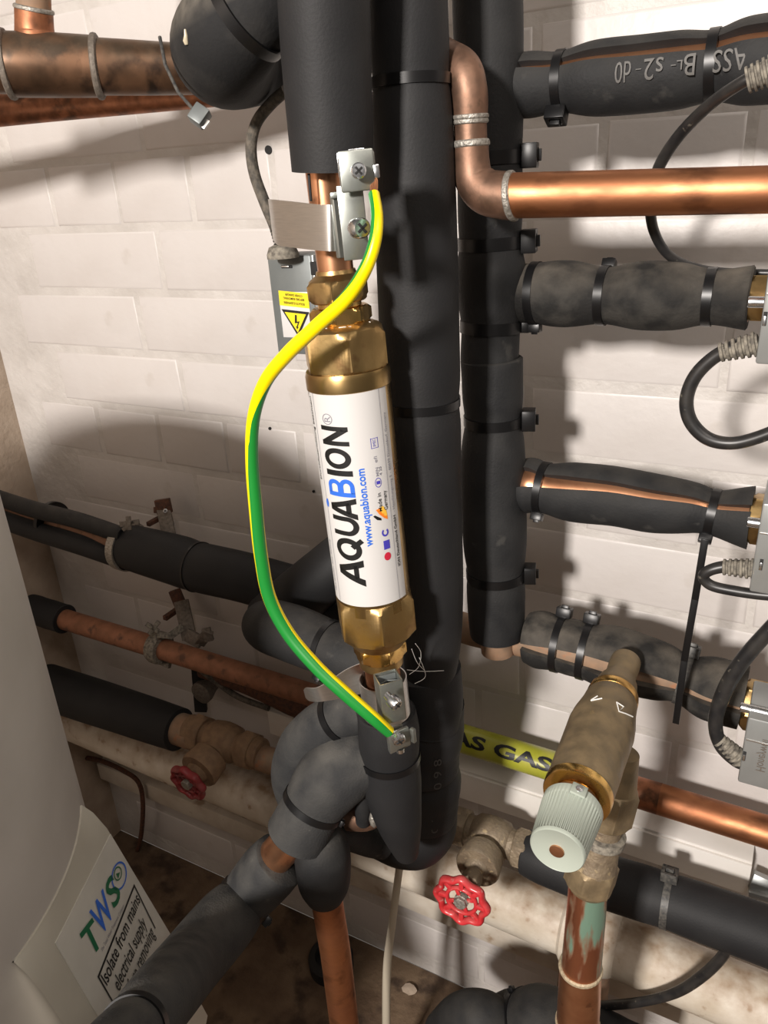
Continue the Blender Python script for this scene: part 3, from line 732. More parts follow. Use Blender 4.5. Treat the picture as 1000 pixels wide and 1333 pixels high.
part('latch_slot', MB().box(c0-ey*.0172+ez*(Hh/2-.0085)-ex*.002, ex, ey, ez, .0052, .0006, .0011, .0004), 'dark', gx)
part('latch_tongue', MB().box(c0-ey*.0178+ez*(Hh/2-.0083)-ex*.003, ex, ey, ez, .0035, .0007, .0006, .0003), 'stainless', gx)
nG = ey; pG = c0-ey*.0170
def gq(o, e, h, lift=.0003): return quadmap(o, e, h, nG, pG, lift)
f = lambda x, y: None
def gmap(lift):
    O = on_plane(369, 437, pG, nG); E = on_plane(407, 442, pG, nG); H = on_plane(363, 378, pG, nG)
    return lambda x, y: O+(E-O)*x+(H-O)*y-ey*lift
st = part('sticker', MB().box((gmap(.0001)(0, 0)+gmap(.0001)(1, 1))/2, ex, ey, ez, (gmap(0)(1, 0)-gmap(0)(0, 0)).length/2, .0002, (gmap(0)(0, 1)-gmap(0)(0, 0)).length/2, .0001), 'white', gx)
g = gmap(.0007)
flat('yellow_panel', blob([(0, .68), (1, .68), (1, 1), (0, 1)]), gmap(.0006), 'lbl_yellow', st)
flat('warning_triangle', blob([(.04, .60), (.54, .02), (.98, .60)]), gmap(.0006), 'ink', st)
flat('warning_triangle', blob([(.15, .545), (.54, .12), (.87, .545)]), gmap(.0009), 'lbl_yellow', st)
flat('lightning_bolt', blob([(.50, .51), (.56, .51), (.545, .36), (.64, .38), (.56, .25), (.59, .25), (.53, .19), (.50, .26), (.53, .26), (.575, .34), (.47, .32)]), gmap(.0012), 'ink', st)
for s, y in (('ISOLATE ELSEWHERE', .77-.045), ('BEFORE REMOVING', .83-.01), ('COVER DANGER', .90)):
    V, Fc = fitted(s, offset=.01); k0, k1 = (.15, .85) if len(s) > 14 else (.22, .8)
    part('lettering', ([gmap(.0009)(k1-(k1-k0)*x, y+.055-.05*yy) for x, yy, _ in V], Fc), 'ink', st, smooth=False)
# its cable
Pk = path([(372, 118, .20, 15), (352, 136, .20, 15), (334, 160, .20, 15), (327, 190, .20, 15), (331, 225, .20, 15), (344, 262, .20, 15), (356, 292, .20, 14), (362, 312, .20, 13)], 8)
cb = thing('cable', 'grey dusty cable looping down into the grey box on the left', 'cable', Pk[0][0])
tube('sheath', Pk, 'cable_dusty', cb, seg=16)
def relief(parent, P, ua, va, ub, vb, n, r0, r1, m='relief'):
    a = at(ua, va, P); b = at(ub, vb, P); mb = MB()
    ax = (b-a); L = ax.length; ax.normalize()
    for k in range(n):
        s = L*k/n; rad = r0+(r1-r0)*k/n
        V, Fc = lathe(a+ax*s, ax, [(0, rad*.80), (L/n*.12, rad), (L/n*.55, rad), (L/n*.66, rad*.80), (L/n, rad*.80)], 20); mb.add(V, Fc)
    o = part('strain_relief', mb, m, parent); return o
relief(cb, .20, 358, 298, 368, 322, 6, .0042, .0062, 'cable')
part('gland', lathe(at(367, 318, .20), -ez, [(0, .006), (.002, .0105), (.007, .0125), (.010, .0125)], 20), 'relief', cb)

# ================================================================== EARTH CLAMPS
def strip(pts, wps, axis, thk=.0007, n=6):
    """flat metal band through (u,v,h); wps = band width in px"""
    Q = spline([(at(*p), wp*zz(at(*p))/1000) for p, wp in zip(pts, wps)], n)
    V = []; Fc = []; m = len(Q)
    for i, (p, wd) in enumerate(Q):
        T = (Q[min(i+1, m-1)][0]-Q[max(i-1, 0)][0]).normalized(); a = (axis - T*T.dot(axis)).normalized(); nn = T.cross(a)
        for sa, sn in ((-1, -1), (1, -1), (1, 1), (-1, 1)): V.append(p + a*sa*wd/2 + nn*sn*thk/2)
    for i in range(m-1):
        for k in range(4): Fc.append([i*4+k, i*4+(k+1) % 4, i*4+4+(k+1) % 4, i*4+4+k])
    Fc += [[0, 1, 2, 3], [m*4-4, m*4-1, m*4-2, m*4-3]]
    return V, Fc
def fbox(mb, u, v, h, wpx, hpx, thk, ex, ez, bev=.0006):
    p = at(u, v, h); z = zz(p); ey = ex.cross(ez)
    return mb.box(p, ex, ey, ez, wpx*z/2000, thk/2, hpx*z/2000, bev)
def screw(parent, u, v, h, wpx, axis, length=.004, label=None):
    p = at(u, v, h); r = wpx*zz(p)/2000; axis = axis.normalized()
    s = part('screw', lathe(p-axis*length, axis, [(0, r*.6), (length*.35, r*.62), (length*.4, r*.96), (length*.55, r), (length*.9, r*.96), (length, r*.8)], 28), 'screw', parent)
    a = axis.orthogonal().normalized(); b = axis.cross(a); mb = MB()
    for d in (a, b): mb.box(p+axis*.0001, d, axis.cross(d), axis, r*.58, r*.13, .0003, .0001)
    part('screw_slot', mb, 'dark', s); return s
HE = .315
ec = thing('earth_clamp', 'upper earth clamp with wide curled stainless strap and zinc bracket', 'earth clamp', at(450, 290, .30), 'earth bonding clamps')
part('strap', strip([(353, 286, .282), (360, 290, .292), (384, 293, .305), (410, 296, .314), (428, 297, .317), (437, 297, .312), (439, 297, .300), (437, 297, .29)], [50, 56, 57, 57, 57, 57, 56, 56], AX, n=8), 'stainless', ec, sharp=60)
part('strap_end', strip([(462, 298, .268), (452, 298, .258), (436, 297, .252), (418, 296, .256), (404, 294, .270)], [52]*5, AX), 'stainless', ec, sharp=60)
mb = MB()
fbox(mb, 460, 290, .318, 34, 92, .0014, rt, AX, .0006)
fbox(mb, 441, 294, .313, 14, 80, .0040, (rt*.8-fc*.6).normalized(), AX, .0010)
fbox(mb, 437, 254, .316, 14, 8, .0040, rt, AX, .0006)
part('bracket', mb, 'zinc', ec)
mb = MB(); fbox(mb, 465, 222, .322, 46, 50, .0022, rt, AX, .0010)
part('terminal_plate', mb, 'zinc', ec)
mb = MB(); fbox(mb, 465, 222, .312, 48, 44, .0080, rt, AX, .0012); part('terminal_block', mb, 'zinc', ec)
mb = MB(); fbox(mb, 443, 215, .316, 7, 30, .006, rt, AX, .0006); fbox(mb, 490, 223, .316, 8, 17, .005, rt, AX, .0008); fbox(mb, 464, 197, .318, 22, 7, .006, rt, AX, .0008)
part('terminal_tab', mb, 'screw', ec)
screw(ec, 467, 222, .330, 21, fc, .006)
screw(ec, 472, 297, .338, 27, (fc*.92+rt*.35), .013)
mb = MB()
for k in range(7):
    a = at(478+k*1.2, 203+k*1.2, .316); b = at(482+k*1.5, 258, .324+.001*(k % 2))
    mid = at(483+k*1.4, 236, .318); V, Fc = sweep([a, mid, b], [.0004]*3, 6, (0, 0, 1)); mb.add(V, Fc)
bw = part('bare_strands', mb, 'copper_new', ec); bw['kind'] = 'stuff'
# lower clamp
lc = thing('earth_clamp', 'lower earth clamp with ring strap, square bracket and loose strap tail', 'earth clamp', at(510, 910, .29), 'earth bonding clamps')
pcen = at(501, 905, HC); rR = 31*zz(pcen)/1000
V, Fc = sweep([pcen-AX*.0165, pcen+AX*.0165], [rR, rR], 48, fc, arc=(-2.9, 2.9), thick=.0008)
part('strap_ring', (V, Fc), 'stainless', lc, sharp=50)
part('strap', strip([(397, 903, .300), (402, 904, .307), (416, 904, .308), (436, 897, .300), (456, 888, .290), (474, 882, .280)], [10, 19, 22, 32, 42, 46], AX, n=8), 'stainless', lc, sharp=60)
rx = (rt*.97 - AX*0.0 - fc*.24).normalized()
nb = AX.cross(rx)
if nb.dot(fc) < 0: nb = -nb
mb = MB()
pf = at(512, 914, .318)
W2, H2, D2 = .0082, .0170, .0075
mb.box(pf, rx, nb, AX, W2, .0006, H2, .0003)                       # front
for s in (-1, 1): mb.box(pf-nb*D2+rx*s*W2, rx, nb, AX, .0006, D2, H2, .0003)
mb.box(pf-nb*D2*2, rx, nb, AX, W2, .0006, H2, .0003)
part('bracket', mb, 'zinc', lc)
mb = MB()
mb.bar(pf-nb*D2*1.0+AX*H2*.7-rx*W2, pf-nb*D2*1.4+AX*H2*.7, .0012, .0008, AX); mb.bar(pf-nb*D2*1.0+AX*H2*.7+rx*W2, pf-nb*D2*1.4+AX*H2*.7, .0012, .0008, AX)
mb.box(pf-nb*D2*1.7+AX*H2*.6, rx, nb, AX, W2*.9, .0006, H2*.3, .0002)
part('tension_plate', mb, 'box_dark', lc)
screw(lc, 518, 919, .336, 18, (nb*.8+rx*.3-AX*.25), .012)
mb = MB(); fbox(mb, 520, 963, .322, 28, 28, .0016, (rx+AX*.18).normalized(), AX, .0007); part('terminal_plate', mb, 'zinc', lc)
mb = MB(); fbox(mb, 519, 963, .314, 30, 26, .006, (rx+AX*.18).normalized(), AX, .001); fbox(mb, 538, 957, .317, 6, 22, .004, (rx-nb*.5).normalized(), AX, .001); fbox(mb, 512, 949, .310, 26, 8, .003, rx, AX, .0006)
part('terminal_block', mb, 'zinc', lc)
screw(lc, 521, 966, .330, 18, (nb*.9-AX*.3), .006)
mb = MB(); V, Fc = lathe(at(521, 974, .318), -AX, [(0, .003), (.003, .003), (.0035, .0026)], 16); part('bolt_end', (V, Fc), 'screw', lc)
mb = MB()
for k in range(5):
    V, Fc = sweep([at(503+k*1.5, 950, .322), at(505+k*1.2, 966, .318), at(510+k, 978, .316)], [.0004]*3, 6, (0, 0, 1)); mb.add(V, Fc)
bw = part('bare_strands', mb, 'copper_new', lc); bw['kind'] = 'stuff'
# the yellow and green wire
WP = [(487, 253, .326, 15), (491, 282, .336, 16), (488, 315, .342, 17), (475, 352, .345, 18), (450, 390, .345, 19), (412, 425, .344, 19), (374, 461, .342, 19), (345, 498, .34, 18), (330, 545, .338, 17), (328, 600, .337, 17),
      (333, 662, .337, 18), (340, 725, .337, 18), (351, 778, .337, 18), (375, 824, .337, 18), (412, 868, .337, 18), (452, 905, .335, 18), (488, 936, .331, 17), (507, 953, .325, 15)]
PW = path(WP, 10)
ew = thing('earth_wire', 'thick yellow and green striped earth wire bowing left between the two clamps', 'wire', PW[0][0])
tube('sheath', PW, 'wire_y', ew, seg=24, ref=fc)
keys = [(0, 70), (.10, 75), (.2, 95), (.30, 150), (.36, 205), (.42, 262), (.47, 300), (.55, 318), (.65, 335), (.76, 350), (.88, 362), (1, 372)]
def kf(t):
    for (a, x), (b, y) in zip(keys[:-1], keys[1:]):
        if t <= b: return math.radians(x+(y-x)*(t-a)/(b-a))
    return math.radians(keys[-1][1])
def hfw(t): return math.radians(52+ (8 if t > .5 else 0))
V, Fc = sweep([p for p, r in PW], [r*1.012 for p, r in PW], 14, fc, arc=(lambda t: kf(t)-hfw(t), lambda t: kf(t)+hfw(t)), thick=.0003)
part('green_stripe', (V, Fc), 'wire_g', ew)

# ================================================================== LOWER CENTRE CLUSTER
foam_pipe('pipe_insulation', 'pointed black foam sleeve hanging under the lower earth clamp', [(503, 925, .272, 76), (506, 950, .272, 80), (507, 983, .272, 80), (512, 1030, .272, 74), (521, 1075, .27, 56), (530, 1112, .262, 30)],
    ties=[(506, 983, None)], m='foam_clean', amp=.004, pin=.03, seed=31)
foam_pipe('foam_elbow', 'rear of two grey dusty foam elbows, curving out left of the lower clamp', [(476, 922, .262, 62), (448, 930, .268, 66), (420, 948, .272, 68), (396, 975, .272, 70), (388, 1010, .268, 70), (400, 1045, .26, 68)],
    ties=[(440, 933, (.5, -1, .2), {'headscale': .6})], m='foam_grey', amp=.008, pin=.05, seed=32)
foam_pipe('foam_elbow', 'front of two grey dusty foam elbows, with a strapped collar above bare copper', [(490, 985, .268, 82), (462, 990, .278, 90), (436, 1008, .288, 94), (416, 1034, .298, 88), (400, 1062, .308, 82), (388, 1086, .314, 84)],
    ties=[(409, 1048, (.9, -.6, .2), {'headscale': .6})], m='foam_grey', amp=.006, pin=.06, seed=33)
o = tube('copper_pipe', path([(398, 1075, .310, 46), (378, 1094, .316, 47), (350, 1124, .322, 47)], 6), 'copper_new', None); tag(o, 'short length of bare copper showing between the collar and the slanting foam pipe', 'pipe')
foam_pipe('insulated_pipe', 'grey foam insulated pipe slanting towards the bottom left foreground', [(366, 1118, .318, 74), (350, 1134, .324, 78), (318, 1171, .338, 74), (290, 1203, .37, 84), (245, 1256, .43, 88), (205, 1305, .50, 92), (174, 1342, .53, 92), (120, 1404, .57, 104)],
    ties=[(319, 1171, (1, .55, .0), {'headscale': .9}), (172, 1341, None, {'wd': .006})], m='foam_grey', amp=.006, pin=.05, seed=34, cat='insulated pipe')
# tee going down
rt_, Pz, _ = foam_pipe('foam_elbow', 'plain black foam tee cover above the copper pipe that drops to the floor', [(408, 1082, .30, 56), (418, 1104, .305, 72), (421, 1130, .305, 72), (422, 1150, .305, 66), (423, 1166, .305, 50)], m='foam', amp=.004, seed=35)
pf0 = at(422, 1150, .305); 
o = tube('copper_pipe', [(pf0, .0145), (Vector((pf0.x+.004, pf0.y, .45)), .0145), (Vector((pf0.x+.008, pf0.y, .0)), .0145)], 'copper', None, seg=32); tag(o, 'copper pipe dropping from the foam tee to the floor', 'pipe')
foam_pipe('foam_elbow', 'small grey foam piece bridging from the tee to the bottom elbow', [(418, 1040, .27, 60), (440, 1068, .26, 56), (470, 1090, .24, 42), (500, 1098, .22, 40)], m='foam_grey', amp=.01, seed=36)
root = thing('copper_fitting', 'glimpse of a soldered copper elbow between the grey foam elbow and the pointed sleeve', 'pipe fitting', at(488, 1060, .25))
tube('elbow', path([(494, 1010, .255, 44), (490, 1040, .255, 46), (478, 1058, .262, 44), (452, 1060, .268, 40)], 6), 'copper_dull', root)
part('solder_blob', lathe(at(486, 1066, .282), AX, [(-.009, .001), (-.006, .003), (0, .0038), (.006, .0022), (.009, .0006)], 14), 'solder', root)
foam_pipe('foam_collar', 'dark foam flap standing between the grey elbow and the pointed sleeve', [(476, 985, .28, 12), (474, 1030, .28, 24), (473, 1070, .275, 20)], m='foam', amp=.005, seed=37)

# insulated elbow pair left of the conditioner
foam_pipe('foam_elbow', 'dark foam length rising to the right behind the brass cylinder', [(352, 806, .10, 70), (385, 780, .10, 74), (430, 742, .085, 72), (480, 700, .06, 66)], m='foam_clean', amp=.004, seed=41)
foam_pipe('insulated_pipe', 'grey-black foam insulated pipe end with a tie, left of the lower hex nut', [(343, 812, .165, 60), (352, 815, .17, 70), (385, 826, .175, 75), (424, 842, .18, 74), (460, 856, .18, 76), (520, 880, .175, 78)],
    ties=[(427, 843, (-.2, 1, .2), {'headscale': .9})], m='foam', amp=.004, pin=.03, seed=42, cat='insulated pipe')

# ================================================================== LEFT SIDE WALL PIPES
foam_pipe('insulated_pipe', 'black foam insulated horizontal pipe right of the ring clamp, on the left of the wall', [(166, 711, .07, 50), (176, 714, .075, 60), (230, 729, .075, 66), (258, 738, .075, 66), (320, 752, .075, 66), (420, 780, .07, 66), (520, 806, .07, 60)],
    ties=[(258, 738, None, {'wd': .003})], m='foam_clean', amp=.002, pin=.02, seed=51, cat='insulated pipe')
rp = thing('insulated_pipe', 'split foam covered pipe at far left, dull copper showing between two black strips', 'insulated pipe', at(100, 690, .07))
Pl = path([(-10, 662, .07, 50), (60, 676, .07, 50), (166, 711, .075, 52)], 8)
tube('copper_pipe', [(p, r*.62) for p, r in Pl], 'copper_dull', rp)
tube('foam_strip', path([(-10, 645, .09, 20), (40, 662, .09, 22), (100, 677, .09, 22), (160, 697, .085, 22)], 6), 'foam', rp)
tube('foam_strip', path([(-10, 672, .09, 24), (50, 692, .09, 26), (110, 710, .09, 28), (165, 730, .085, 26)], 6), 'foam_clean', rp)
tie(rp, Pl, 66, 678, None, r=.027)
# ring clamp and wing
rc_ = thing('pipe_clamp', 'pale zinc ring clamp with a wing screw on the left insulated pipe', 'pipe clamp', at(164, 708, .08))
p = at(166, 711, .073); T = (at(230, 729, .075)-at(166, 711, .075)).normalized()
part('ring', sweep([p-T*.006, p+T*.006], [.0335, .0335], 36, (0, -1, 0), arc=(-2.9, 2.9), thick=.003), 'solder', rc_)
mb = MB(); q = at(168, 684, .085)
mb.bar(q-idir(1, .1)*.012, q+idir(1, -.35)*.014, .007, .003, CD); mb.bar(q-idir(.1, 1)*.012, q+idir(.1, 1)*.006, .006, .004, CX); mb.bar(q-idir(.8, -.6)*.010, q+idir(.8, -.6)*.008, .005, .003, CD)
part('wing_screw', mb, 'steel_old', rc_)
# brackets on the wall
wb = thing('wall_bracket', 'rust-topped steel wall bracket above the left insulated pipe', 'bracket', at(216, 680, .0))
mb = MB(); mb.bar(at(213, 662, .03), at(222, 706, .05), .018, .005, CX); part('arm', mb, 'steel_old', wb)
mb = MB(); mb.bar(at(211, 650, .028), at(215, 668, .030), .020, .008, CX); mb.bar(at(202, 664, .03), at(216, 662, .03), .008, .006, CD); part('rusty_hook', mb, 'rust', wb)
mb = MB(); p = at(216, 670, .0); mb.bar(p, p+Vector((0, -.035, 0)), .006, .006, CX); part('wall_stud', mb, 'rust', wb)
screw(wb, 215, 665, .04, 6, -CF, .004)
wb = thing('wall_bracket', 'dusty steel bracket with hooked foot above the bare copper pipe, lower left', 'bracket', at(240, 800, .0))
mb = MB(); mb.bar(at(236, 782, .03), at(247, 832, .05), .020, .006, CX); part('arm', mb, 'steel_old', wb)
mb = MB(); mb.bar(at(227, 768, .028), at(236, 790, .030), .016, .008, CX); part('rusty_hook', mb, 'rust', wb)
mb = MB(); mb.bar(at(243, 826, .05), at(262, 836, .05), .018, .006, CD); mb.bar(at(260, 838, .05), at(272, 822, .05), .014, .006, CX); mb.bar(at(268, 818, .05), at(273, 834, .05), .012, .006, CX); part('foot', mb, 'steel_old', wb)
mb = MB(); p = at(236, 790, .0); mb.bar(p, p+Vector((0, -.035, 0)), .007, .007, CX); part('wall_stud', mb, 'rust', wb)
# bare copper pipe
Pcu = path([(40, 792, .07, 27), (90, 808, .07, 27), (300, 872, .07, 29), (520, 940, .07, 30)], 6)
o = tube('copper_pipe', Pcu, 'copper_wall', None, seg=32); tag(o, 'long bare copper pipe running low across the left of the wall', 'pipe')
foam_pipe('foam_collar', 'dark foam end at the far left of the bare copper pipe', [(40, 792, .07, 38), (85, 806, .07, 38)], m='foam_clean', seed=52)
rc_ = thing('pipe_clamp', 'dusty ring clamp with wing screw on the bare copper pipe', 'pipe clamp', at(205, 840, .07))
i = nearest(Pcu, 205, 842); p = at(207, 843, .07); T = (Pcu[-1][0]-Pcu[0][0]).normalized()
part('ring', lathe(p, T, [(-.009, .0155), (-.009, .021), (-.004, .023), (.004, .023), (.009, .021), (.009, .0155)], 32), 'relief', rc_)
mb = MB(); q = at(200, 818, .08)
mb.bar(q-idir(.8, .5)*.012, q+idir(.8, .5)*.008, .006, .004, CD); mb.bar(q-idir(-.6, .8)*.012, q+idir(-.6, .8)*.010, .006, .004, CX)
part('wing_screw', mb, 'relief', rc_)
part('hanger_arm', MB().bar(at(205, 826, .08), at(222, 828, .07), .008, .004, CD).bar(at(220, 829, .07), at(238, 816, .05), .010, .004, CD), 'relief', rc_)
part('lower_lug', MB().bar(at(206, 857, .07), at(222, 864, .07), .014, .006, CD), 'relief', rc_)
# dark clutter behind the copper pipe
wb = thing('wall_bracket', 'dark steel strut and boss below the bare copper pipe', 'bracket', at(260, 890, .0))
mb = MB(); mb.bar(at(257, 860, .03), at(262, 925, .03), .018, .008, CX); part('arm', mb, 'dark', wb)
part('boss', lathe(at(274, 892, .02), (0, -1, 0), [(-.02, .008), (0, .012), (.014, .017), (.022, .017), (.024, .012)], 24), 'steel_old', wb)
Pq = path([(258, 868, .04, 10), (285, 890, .04, 8), (312, 908, .04, 8), (350, 922, .04, 8)], 8)
o = tube('cable', Pq, 'cable_dusty', None, seg=12); tag(o, 'thin dusty cable running to the white trunking end, lower left', 'cable')
foam_pipe('insulated_pipe', 'dark small-bore foam pipe just under the bare copper pipe', [(262, 874, .03, 16), (320, 892, .035, 22), (380, 918, .035, 26), (450, 948, .03, 26)], m='rust', seed=53, cat='insulated pipe')

# ================================================================== GATE VALVES WITH RED WHEELS
def gate_valve(name, label, bu, bv, hb, wu, wv, hw, mbody, mwheel, Rw, scale, rot=0):
    root = thing(name, label, 'valve', at(bu, bv, hb))
    c = at(bu, bv, hb); XX = Vector((1, 0, 0)); YY = Vector((0, -1, 0))
    s = scale
    part('body', lathe(c, XX, [(-.036*s, .017*s), (-.022*s, .017*s), (-.017*s, .0215*s), (-.008*s, .023*s), (0, .0235*s), (.008*s, .023*s), (.017*s, .0215*s), (.022*s, .017*s), (.036*s, .017*s)], 36), mbody, root)
    for sg in (-1, 1):
        a, b = (.028*s, .046*s) if sg > 0 else (-.046*s, -.028*s)
        part('end_nut', lathe(c, XX, nut_prof(a, b, .0205*s), 72, hexr=.0205*s, ref=(0, .3, 1)), mbody, root)
        ring = (.050*s) * sg
        part('compression_ring', lathe(c+XX*ring, XX, [(-.006*s, .0165*s), (-.004*s, .0185*s), (.004*s, .0185*s), (.006*s, .0165*s)], 32), mbody, root)
    W = at(wu, wv, hw); L = (W-c).length; A = (W-c).normalized()
    part('bonnet', lathe(c, A, [(.010*s, .017*s), (.022*s, .017*s), (.026*s, .0225*s), (.046*s, .0245*s), (.049*s, .023*s), (.050*s, .014*s), (.054*s, .012*s), (.056*s, .0095*s), (L*.72, .0085*s)], 40), mbody, root)
    part('gland_nut', lathe(c, A, nut_prof(L*.62, L*.76, .0095*s), 48, hexr=.0095*s), mbody, root)
    part('stem', lathe(c, A, [(L*.6, .0042*s), (L*.97, .0042*s)], 16), mbody, root)
    part('stem_nut', lathe(c, A, nut_prof(L*1.0, L*1.0+.006, .0062*s), 48, hexr=.0062*s), 'solder', root)
    # wheel
    a = A.cross(Vector((0, 0, 1))).normalized(); b = A.cross(a)
    nl = 8; seg = 96; V = []; Fc = []; k2 = 10
    for i in range(seg):
        th = 2*PI*i/seg+rot; lob = .5+.5*math.cos(nl*th); R1 = Rw*(.88+.12*lob); ww = Rw*.115; hh = .0048*s
        e = a*math.cos(th)+b*math.sin(th)
        for j in range(k2):
            ph = 2*PI*j/k2; V.append(W + e*(R1-ww+ww*math.cos(ph)) + A*(hh*math.sin(ph)))
    for i in range(seg):
        for j in range(k2): Fc.append([i*k2+j, i*k2+(j+1) % k2, ((i+1) % seg)*k2+(j+1) % k2, ((i+1) % seg)*k2+j])
    mb = MB(); mb.add(V, Fc)
    V = []; Fc = []
    for i in range(48):
        th = 2*PI*i/48; e = a*math.cos(th)+b*math.sin(th)
        for j in range(8):
            ph = 2*PI*j/8; V.append(W + e*(Rw*.50+Rw*.07*math.cos(ph)) + A*(.0030*s*math.sin(ph)))
    for i in range(48):
        for j in range(8): Fc.append([i*8+j, i*8+(j+1) % 8, ((i+1) % 48)*8+(j+1) % 8, ((i+1) % 48)*8+j])
    mb.add(V, Fc)
    wheel = part('handwheel', mb, mwheel, root, sharp=60)
    for i in range(nl):
        th = 2*PI*i/nl+rot; e = a*math.cos(th)+b*math.sin(th)
        part('spoke', MB().bar(W+e*Rw*.48, W+e*Rw*.84, Rw*.17, .0052*s, a*-math.sin(th)+b*math.cos(th), .0012), mwheel, wheel)
    for i in range(4):
        th = 2*PI*i/4+rot+.4; e = a*math.cos(th)+b*math.sin(th)
        part('inner_spoke', MB().bar(W+e*Rw*.1, W+e*Rw*.47, Rw*.13, .003*s, a*-math.sin(th)+b*math.cos(th), .0008), mwheel, wheel)
    part('hub', lathe(W, A, [(-.004*s, Rw*.2), (-.003*s, Rw*.24), (.002*s, Rw*.24), (.003*s, Rw*.18)], 24), 'solder', wheel)
    return root
gate_valve('gate_valve', 'dirty brass gate valve with bright red handwheel, lower centre', 640, 1090, .10, 601, 1172, .194, 'brass_dirty', 'red', .0315, 1.0)
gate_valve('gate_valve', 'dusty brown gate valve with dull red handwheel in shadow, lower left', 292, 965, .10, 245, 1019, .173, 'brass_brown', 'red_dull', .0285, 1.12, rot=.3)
# the pipe line they sit on
foam_pipe('insulated_pipe', 'thick black foam insulated pipe in the dark behind the white tank', [(60, 893, .10, 58), (150, 922, .10, 58), (234, 950, .10, 56)], m='foam_clean', amp=.003, seed=61, cat='insulated pipe')
V, Fc = sweep([at(225, 946, .10), at(262, 958, .10)], [.0225, .0225], 28); o = part('copper_pipe', (V, Fc), 'copper_dusty', None); tag(o, 'soldered copper stub between the dark foam pipe and the brown gate valve', 'pipe')
V, Fc = sweep([at(325, 982, .10), at(425, 1012, .10), at(600, 1074, .10)], [.017]*3, 28); o = part('copper_pipe', (V, Fc), 'copper_dusty', None); tag(o, 'dusty copper pipe running behind the grey elbows between the two gate valves', 'pipe')
foam_pipe('insulated_pipe', 'long black foam insulated pipe leaving the red-wheel gate valve to the bottom right', [(683, 1108, .10, 56), (710, 1118, .10, 64), (780, 1144, .10, 68), (868, 1172, .10, 70), (940, 1197, .10, 74), (1060, 1240, .10, 78)],
    ties=[(869, 1172, (.05, -1, .35), {'headscale': 1.6, 'm': 'tie_grey', 'wd': .007})], m='foam_clean', amp=.003, pin=.03, seed=62, cat='insulated pipe')

# ================================================================== THERMOSTATIC MIXING VALVE
VA = at(813, 866, .158); VB = at(725, 1108, .362); VX = (VB-VA).normalized(); VL_ = (VB-VA).length
def vs(u, v):
    best = min(range(401), key=lambda i: (px(VA+VX*VL_*i/400)[0]-u)**2+(px(VA+VX*VL_*i/400)[1]-v)**2)
    return VL_*best/400
def vr(wp, s): return wp*zz(VA+VX*s)/2000
mv = thing('mixing_valve', 'stout brass mixing valve with a grey-green adjusting knob, leaning out from the wall', 'valve', VA)
def sec(lst):
    out = []
    for v, wp in lst:
        u = 811+(723-811)*(v-866)/(1108-866); s = vs(u, v); out.append((s, vr(wp*.955, s)))
    return out
part('neck', lathe(VA, VX, [(-.006, vr(38, 0)), (0, vr(39, 0))]+sec([(880, 40), (886, 46), (890, 52), (905, 62)]), 40), 'brass_dull', mv)
part('joint_ring', lathe(VA, VX, sec([(904, 56), (905, 67), (909, 69), (912, 67), (913, 60)]), 48), 'brass_shiny', mv)
part('body', lathe(VA, VX, sec([(912, 64), (914, 70), (924, 74), (940, 85), (950, 89), (990, 90), (992, 91), (1020, 92), (1029, 92)]), 64), 'brass_dull', mv)
part('end_cap', lathe(VA, VX, sec([(1028, 90), (1029, 94), (1036, 94), (1038, 92), (1039, 60), (1044, 58)]), 64), 'brass_shiny', mv)
part('spindle_collar', lathe(VA, VX, sec([(1038, 50), (1040, 62), (1056, 62), (1060, 56)]), 40), 'copper_dull', mv)
# knob with fluted grip
sk0, sk1 = vs(745, 1049), VL_; rk0, rk1 = vr(80, sk0), vr(73, sk1)
u_ = VX.cross(Vector((0, 0, 1))).normalized(); v_ = VX.cross(u_); V = []; Fc = []; seg = 192
rows = [(sk0, .90, 0), (sk0+.0012, .985, 0), (sk0+.007, 1, 0), (sk0+.0075, 1, 1), (sk1-.003, 1, 1), (sk1-.0026, 1, 0), (sk1-.0008, .995, 0), (sk1, .96, 0), (sk1-.0004, .93, 0)]
for s, k, fl in rows:
    r = (rk0+(rk1-rk0)*(s-sk0)/(sk1-sk0))*k
    for i in range(seg):
        a = 2*PI*i/seg; rr = r - (.0006 if (fl and i % 4 < 2) else 0)
        V.append(VA+VX*s+(u_*math.cos(a)+v_*math.sin(a))*rr)
for j in range(len(rows)-1):
    for i in range(seg): Fc.append([j*seg+i, j*seg+(i+1) % seg, (j+1)*seg+(i+1) % seg, (j+1)*seg+i])
Fc.append([(len(rows)-1)*seg+i for i in range(seg)]); Fc.append(list(range(seg))[::-1])
kn = part('knob', (V, Fc), 'knob', mv, sharp=40)
part('knob_screw', lathe(VA+VX*sk1, VX, [(-.001, .0046), (.0006, .0046), (.0008, .004)], 24), 'copper_new', kn)
d = ray(737, 1062); q = VA+VX*vs(740, 1056); cc_ = None
fk = EYE-q; fk = (fk-VX*VX.dot(fk)).normalized()
sd = VX.cross(fk); fk2 = (fk*.95+sd*.0).normalized()
qq = VA+VX*(sk0+.005)+fk2*(rk0+.0002)
part('screw_boss', MB().box(qq, VX, VX.cross(fk2), fk2, .0045, .0050, .0010, .0006), 'knob', kn)
part('grub_screw', lathe(qq+fk2*.0006, fk2, [(0, .0026), (.0011, .0024), (.0014, .0014)], 16), 'screw', kn)
